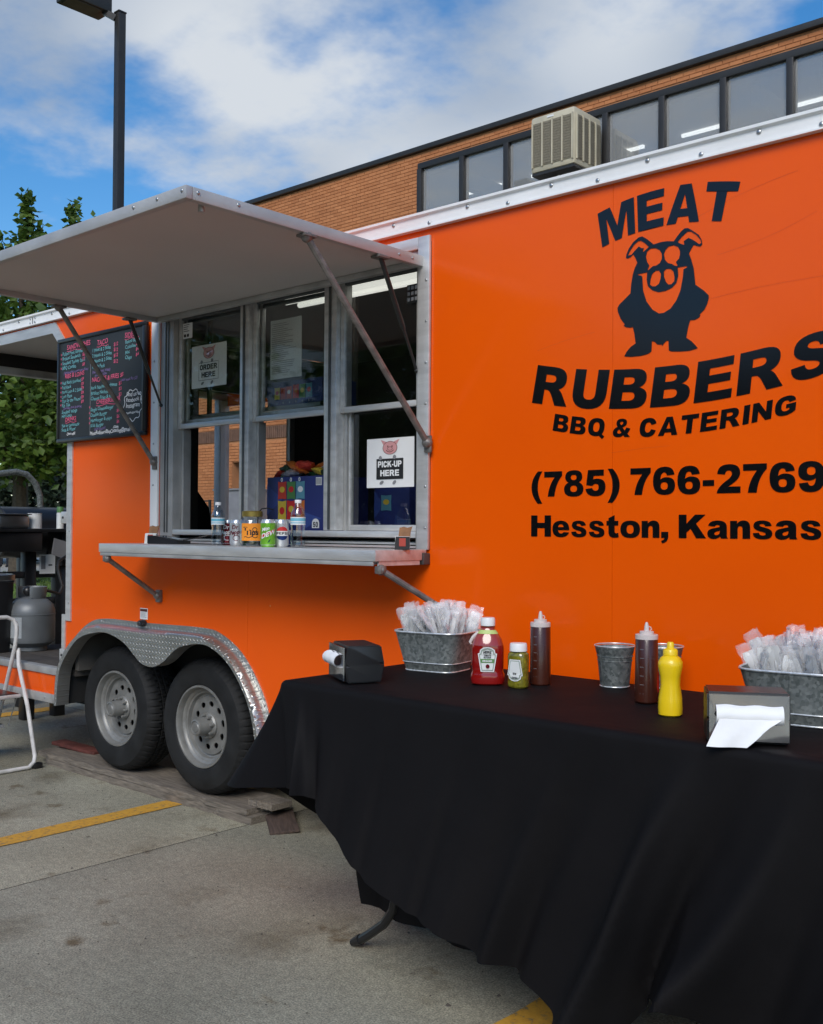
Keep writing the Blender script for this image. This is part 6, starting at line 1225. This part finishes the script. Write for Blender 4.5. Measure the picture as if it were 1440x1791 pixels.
# napkin dispensers
def dispenser(label, x, y, rz, hang):
    t = thing('napkin_dispenser', label, 'napkin dispenser', (x, y, CT), rz)     # local: front faces -y
    w_, h_, d_ = .19, .125, .115
    bm = B(); slab(bm, [[(-d_/2, .004), (d_/2, .004), (d_/2+.012, h_*.5), (d_/2, h_), (-d_/2, h_), (-d_/2-.010, h_*.5)]], lambda u, v, d: (-w_/2+d, u, v), w_); bmesh.ops.bevel(bm, geom=[e for e in bm.edges], offset=.004, segments=2, affect='EDGES'); obj('housing', bm, 'black', t, local=True)
    fy = -d_/2-.014
    bm = B(); slab(bm, [[(-w_/2+.004, .012), (w_/2-.004, .012), (w_/2-.004, h_-.004), (-w_/2+.004, h_-.004)], ell(0, h_*.60, w_*.42, .020, 24)], lambda u, v, d: (u, fy+d-(.5-abs(v/h_-.5))*.008, v), .004); obj('chrome_face', bm, 'chrome', t, local=True)
    bm = B(); P = []; n = 14
    for i in range(n+1):
        u = (i/n-.5)*w_*.80; col = []
        for j in range(9):
            a = j/8*PI; col.append(bm.verts.new((u, fy-.004-.024*math.sin(a), h_*.60+.022*math.cos(a)+.0015*math.sin(u*90))))
        P.append(col)
    for i in range(n): [bm.faces.new((P[i][j], P[i+1][j], P[i+1][j+1], P[i][j+1])) for j in range(8)]
    obj('napkin_roll', bm, 'napkin', t, local=True)
    if hang:
        bm = B(); P = []; n = 12
        for i in range(n+1):
            f = i/n; u0 = -w_*.36+f*w_*.74; ln = .067 if f < .58 else .067-(f-.58)*.115
            P.append([bm.verts.new((u0-.012*v*(1-f)+(-.02*v if f < .5 else -.03*v*f), fy-.026-.012*v+.004*math.sin(f*11+v*3)*v, h_*.56-ln*v)) for v in [j/8 for j in range(9)]])
        for i in range(n): [bm.faces.new((P[i][j], P[i+1][j], P[i+1][j+1], P[i][j+1])) for j in range(8)]
        obj('hanging_napkin', bm, 'napkin', t, local=True)
dispenser('black napkin dispenser seen from its side at the table\'s left corner', -2.490, -.735, R(-29), False)
dispenser('black and chrome napkin dispenser with a napkin hanging from its face', -1.095, -.795, R(30), True)

# ------------------------------------------------------------------ timber under the wheels
def plank(name, label, a, b, h, z0, wd, m, seed, rz=0., grp=None, tilt=0.):
    rn = random.Random(seed); bm = B(); n = 26
    V_ = []
    for i in range(n+1):
        x = a+(b-a)*i/n; dy0, dy1 = rn.gauss(0, .003), rn.gauss(0, .003); e = rn.gauss(0, .0015)
        if rn.random() < .12: dy0 += rn.uniform(.004, .012)
        zz = z0+tilt*(x-a)
        V_.append([bm.verts.new(p) for p in ((x, wd[0]+dy0, zz), (x, wd[1]+dy1, zz), (x, wd[1]+dy1, zz+h+e), (x, wd[0]+dy0+rn.uniform(0, .004), zz+h+e))])
    for p, q_ in zip(V_, V_[1:]): [bm.faces.new((p[k], p[(k+1) % 4], q_[(k+1) % 4], q_[k])) for k in range(4)]
    bm.faces.new(V_[0][::-1]); bm.faces.new(V_[-1])
    o = obj(name, bm, m); return tag(o, label, 'plank', grp)
plank('plank', 'long weathered top plank directly under both tyres', -6.02, -4.02, .029, .0385, (.045, .33), 'wood', 1)
plank('plank', 'long weathered bottom plank lying on the concrete', -5.93, -3.98, .036, .001, (.040, .32), 'wood', 2)
plank('plank', 'short split board end on top of the stack by the cloth', -4.08, -3.90, .030, .0695, (.11, .24), 'wood', 3)
bm = B(); box(bm, (-.14, -.07, 0), (.14, .07, .014), .003); o = obj('plank', bm, 'wooddark'); o.location = (-3.86, .14, .013); o.rotation_euler = (R(4), R(5), R(-35)); tag(o, 'small dark board slipping off the right end of the plank stack', 'plank')
bm = B(); box(bm, (-.20, -.05, 0), (.20, .05, .02), .003); o = obj('plank', bm, 'rustplate'); o.location = (-5.86, .23, .072); o.rotation_euler = (0, R(3), R(8)); tag(o, 'dark red board at the left end of the plank stack', 'plank')

# ------------------------------------------------------------------ step ladder
sl = thing('step_stool', 'chipped white tubular step stool standing beside the porch', 'step stool', (-6.05, -.2, 0))
for nm, y in (('side_frame', -.06), ('side_frame', -.48)):
    bm = B(); tube(bm, [(-6.42, y, .02), (-6.225, y, .455), (-6.12, y, .70), (-6.10, y, .78), (-6.10, y, .835)], .0125, 10); obj('front_leg', bm, 'ladder', sl)
    bm = B(); tube(bm, [(-6.125, y+.026*(1 if y > -.2 else -1), .69), (-6.07, y, .60), (-5.955, y, .36), (-5.86, y, .07)], .0125, 10); obj('rear_leg', bm, 'ladder', sl)
bm = B(); tube(bm, [(-6.10, -.06, .835), (-6.11, -.075, .872), (-6.12, -.115, .89), (-6.12, -.42, .89), (-6.11, -.465, .872), (-6.10, -.48, .835)], .0125, 10); obj('handle_hoop', bm, 'ladder', sl)
bm = B(); tube(bm, [(-5.86, -.06, .075), (-5.853, -.07, .04), (-5.85, -.105, .0135), (-5.85, -.435, .0135), (-5.853, -.47, .04), (-5.86, -.48, .075)], .0125, 10); obj('base_bar', bm, 'ladder', sl)
for y in (-.05, -.49): boxo('rubber_foot', (-5.872, y-.028, 0), (-5.832, y+.028, .034), 'black', sl, .006); boxo('rubber_foot', (-6.44, y-.02, 0), (-6.40, y+.02, .03), 'black', sl, .006)
for z, x0, x1 in ((.43, -6.27, -6.0), (.22, -6.42, -6.20)):
    s_ = boxo('step', (x0, -.462, z-.022), (x1, -.078, z), 'ladder', sl, .006); boxo('tread', (x0+.012, -.452, z+.0002), (x1-.012, -.088, z+.004), 'black', s_, .001)
bm = B(); tube(bm, [(-6.05, -.075, .42), (-6.16, -.075, .22)], .004, 6); obj('brace', bm, 'aludull', sl)

# ------------------------------------------------------------------ porch things
pt = thing('propane_tank', 'grey propane tank with valve standing on the porch deck', 'propane tank', (-6.72, .37, .60))
bm = B(); lathe(bm, [(.10, 0), (.105, .004), (.105, .03), (.12, .035), (.148, .06), (.155, .09), (.155, .245), (.158, .247), (.158, .252), (.155, .254), (.155, .27), (.142, .315), (.10, .352), (.05, .366), (.001, .37)], 40); obj('tank', bm, 'propane', pt, local=True)
bm = B(); lathe(bm, [(.09, .345), (.095, .36), (.10, .43), (.098, .435), (.096, .43), (.091, .36)], 30, cap0=False, cap1=False); bmesh.ops.delete(bm, geom=[f for f in bm.faces if f.calc_center_median().y < -.03 and abs(f.calc_center_median().x) < .08], context='FACES'); obj('collar', bm, 'propane', pt, local=True)
bm = B(); lathe(bm, [(.016, .36), (.016, .40), (.010, .405), (.010, .42)], 12); bmesh.ops.create_uvsphere(bm, u_segments=14, v_segments=8, radius=.034, matrix=Matrix.Translation((0, -.03, .405))); obj('valve', bm, 'black', pt, local=True)
FF = lambda a0: (lambda u, v: (.1558*math.sin(a0+u/.1558), -.1558*math.cos(a0+u/.1558), v))
for a0, u0, u1 in ((-.1, -.085, .01), (-.1, .02, .12)):
    bm = B(); n = 8; G_ = [[bm.verts.new(FF(a0)(u0+(u1-u0)*i/n, z)) for z in (.095, .235)] for i in range(n+1)]; [bm.faces.new((G_[i][0], G_[i+1][0], G_[i+1][1], G_[i][1])) for i in range(n)]; lb = obj('label', bm, mat('tank_label', (.30, .32, .33), .5) if u0 < 0 else bpy.data.materials['tank_label'], pt, local=True)
    bm = B(); F_ = lambda u, v: tuple(c*1.003 if i < 2 else c for i, c in enumerate(FF(a0)(u, v))); [stroke(bm, [(u0+.006, .228-k*.0085), (u1-.008-.02*(k % 3 == 0), .228-k*.0085)], .0022, F_) for k in range(15)]; tag(obj('label_print', bm, 'ink', lb, local=True, smooth=0), kind='stuff')
hz = thing('gas_hose', 'black gas hose curling from the tank to the smoker', 'hose', (-6.7, .45, .95)); bm = B(); tube(bm, [(-6.70, .40, 1.005), (-6.74, .50, 1.0), (-6.80, .62, .97), (-6.83, .66, 1.02), (-6.86, .64, 1.15), (-6.88, .66, 1.20), (-6.90, .74, 1.24), (-6.92, .90, 1.27)], .011, 10); obj('hose', bm, 'black', hz); bm = B(); tube(bm, [(-6.70, .385, 1.003), (-6.70, .43, 1.006)], .017, 10); obj('regulator', bm, 'chrome', hz)
tr_ = thing('waste_bin', 'black waste bin with silver rim at the photo\'s left edge', 'bin', (-6.80, .13, .60)); bm = B(); lathe(bm, [(.095, 0), (.10, .004), (.118, .47), (.122, .475), (.116, .48), (.112, .46), (.092, .02), (.001, .02)], 24, power=4); obj('bin', bm, 'black', tr_, local=True); bm = B(); lathe(bm, [(.121, .48), (.125, .485), (.125, .52), (.112, .525), (.108, .50)], 24, power=4, cap0=False, cap1=False); obj('liner', bm, 'stain', tr_, local=True)
rg = thing('cleaning_rag', 'crumpled white rag on the porch deck beside the tank', 'rag', (-6.35, .62, .60)); bm = B(); P = [[bm.verts.new((.12*(i/9-.5)*2, .08*(j/7-.5)*2, .012+.03*abs(math.sin(i*1.3+j*.9))*(1-abs(i/9-.5))+(0 if 0 < i < 9 and 0 < j < 7 else -.012))) for j in range(8)] for i in range(10)]; [bm.faces.new((P[i][j], P[i+1][j], P[i+1][j+1], P[i][j+1])) for i in range(9) for j in range(7)]; obj('cloth', bm, 'napkin', rg, local=True)
yb = thing('yellow_bag', 'pale yellow folded bag lying behind the white rag', 'bag', (-6.45, .95, .60)); bm = B(); box(bm, (-.16, -.09, 0), (.16, .09, .05), .015); [setattr(v, 'co', v.co+Vector((0, 0, .008*math.sin(v.co.x*40)))) for v in bm.verts]; obj('bag', bm, mat('pale_yellow', (.62, .52, .22), .8), yb, local=True); boxo('fold', (-.13, -.091, .051), (.13, .02, .062), bpy.data.materials['pale_yellow'], yb, .004, True)
# the smoker parked behind the porch
sk = thing('barbecue_smoker', 'black steel smoker on square legs parked behind the porch', 'smoker', (-7.5, .9, 0))
bm = B(); lathe(bm, [(.001, .62), (.19, .62), (.20, .63), (.20, 2.0), (.19, 2.01), (.001, 2.01)], 28, (-7.75, 0, 1.40), 'y'); obj('barrel', bm, 'black', sk)
boxo('front_shelf', (-7.50, .30, 1.405), (-7.20, 1.75, 1.43), 'black', sk, .004); boxo('lower_tray', (-7.50, .30, 1.26), (-7.22, .72, 1.404), 'black', sk, .006); boxo('fire_box', (-7.48, .90, 1.15), (-7.26, 1.75, 1.404), 'black', sk, .01)
for y in (.70, .95, 1.65): boxo('leg', (-7.43, y-.045, 0), (-7.35, y+.045, 1.26 if y < .9 else 1.149), 'black', sk, .006); boxo('leg', (-7.98, y-.04, 0), (-7.90, y+.04, 1.25), 'black', sk, .006)
for z in (.60, .86, 1.06): boxo('cross_bar', (-7.42, .30, z), (-7.36, .654, z+.05), 'black', sk, .004); boxo('cross_bar', (-7.42, .746, z), (-7.36, .904, z+.05), 'black', sk, .004); boxo('cross_bar', (-7.42, .996, z), (-7.36, 1.604, z+.05), 'black', sk, .004)
bm = B(); slab(bm, [[(.80, 1.36), (1.02, 1.30), (.98, 1.17), (.78, 1.24)]], lambda u, v, d: (-7.19-d, u, v), .01); obj('side_flap', bm, 'greybox', sk)
bm = B(); tube(bm, [(-7.9, .45, 1.86), (-7.9, .72, 1.86), (-7.9, .86, 1.882), (-7.9, .95, 1.865), (-7.9, 1.02, 1.80), (-7.9, 1.065, 1.70), (-7.9, 1.07, 1.58)], .024, 12); obj('chimney_pipe', bm, 'galv', sk)
bm = B(); slab(bm, [[(.895, .601), (1.12, .601), (1.12, 1.40), (1.085, 1.58), (.93, 1.76), (.895, 1.79)]], lambda u, v, d: (-6.05+d, u, v), .35); hc = thing('smoke_cabinet', 'black slope-topped smoke cabinet seen through the open order window', 'cabinet', (-5.9, 1.0, .60)); obj('cabinet', bm, 'black', hc, smooth=0); boxo('handle', (-5.699, .95, 1.2), (-5.68, .97, 1.4), 'chrome', hc)
pn = thing('steel_pan', 'deep grey steel pan on the smoker shelf at the left edge', 'pan', (-7.32, .52, 1.4305)); bm = B(); box(bm, (-.10, -.14, 0), (.10, .10, .10), .02); obj('pan', bm, 'stain', pn, local=True); boxo('rim', (-.11, -.15, .1005), (.11, .11, .108), 'stain', pn, .003, True)
pc = thing('paint_can', 'white and green tin on the smoker shelf', 'tin', (-7.30, .70, 1.4305)); bm = B(); lathe(bm, [(.050, 0), (.052, .002), (.050, .004), (.050, .108), (.052, .110), (.052, .114), (.048, .114), (.047, .110), (.001, .110)], 28); obj('tin', bm, 'white', pc, local=True); bm = B(); FF2 = lambda u, v: (.0506*math.sin(-.4+u/.05), -.0506*math.cos(-.4+u/.05), v); G_ = [[bm.verts.new(FF2(-.05+.07*i/8, z)) for z in (.012, .102)] for i in range(9)]; [bm.faces.new((G_[i][0], G_[i+1][0], G_[i+1][1], G_[i][1])) for i in range(8)]; obj('label', bm, 'cangreen', pc, local=True)
sp = thing('spray_can', 'slim spray can with green cap on the smoker shelf', 'spray can', (-7.22, .86, 1.4305)); bm = B(); lathe(bm, [(.026, 0), (.027, .002), (.026, .004), (.026, .115), (.022, .122)], 20); obj('can', bm, 'label', sp, local=True); bm = B(); lathe(bm, [(.0235, .122), (.0245, .123), (.0245, .160), (.022, .165), (.001, .166)], 20, cap0=False); obj('cap', bm, 'labelgreen', sp, local=True)
sn = thing('notice_board', 'small white notice hung on the smoker legs beyond the tank', 'notice', (-7.34, .83, 1.08)); boxo('sheet', (-7.345, .765, 1.09), (-7.338, .89, 1.235), 'paper', sn); boxo('print_block', (-7.3375, .775, 1.125), (-7.3365, .81, 1.225), 'greyink', sn); boxo('print_block', (-7.3375, .835, 1.15), (-7.3365, .865, 1.16), 'ink', sn); boxo('hanger', (-7.347, .82, 1.2355), (-7.34, .835, 1.26), 'black', sn)
bm = None
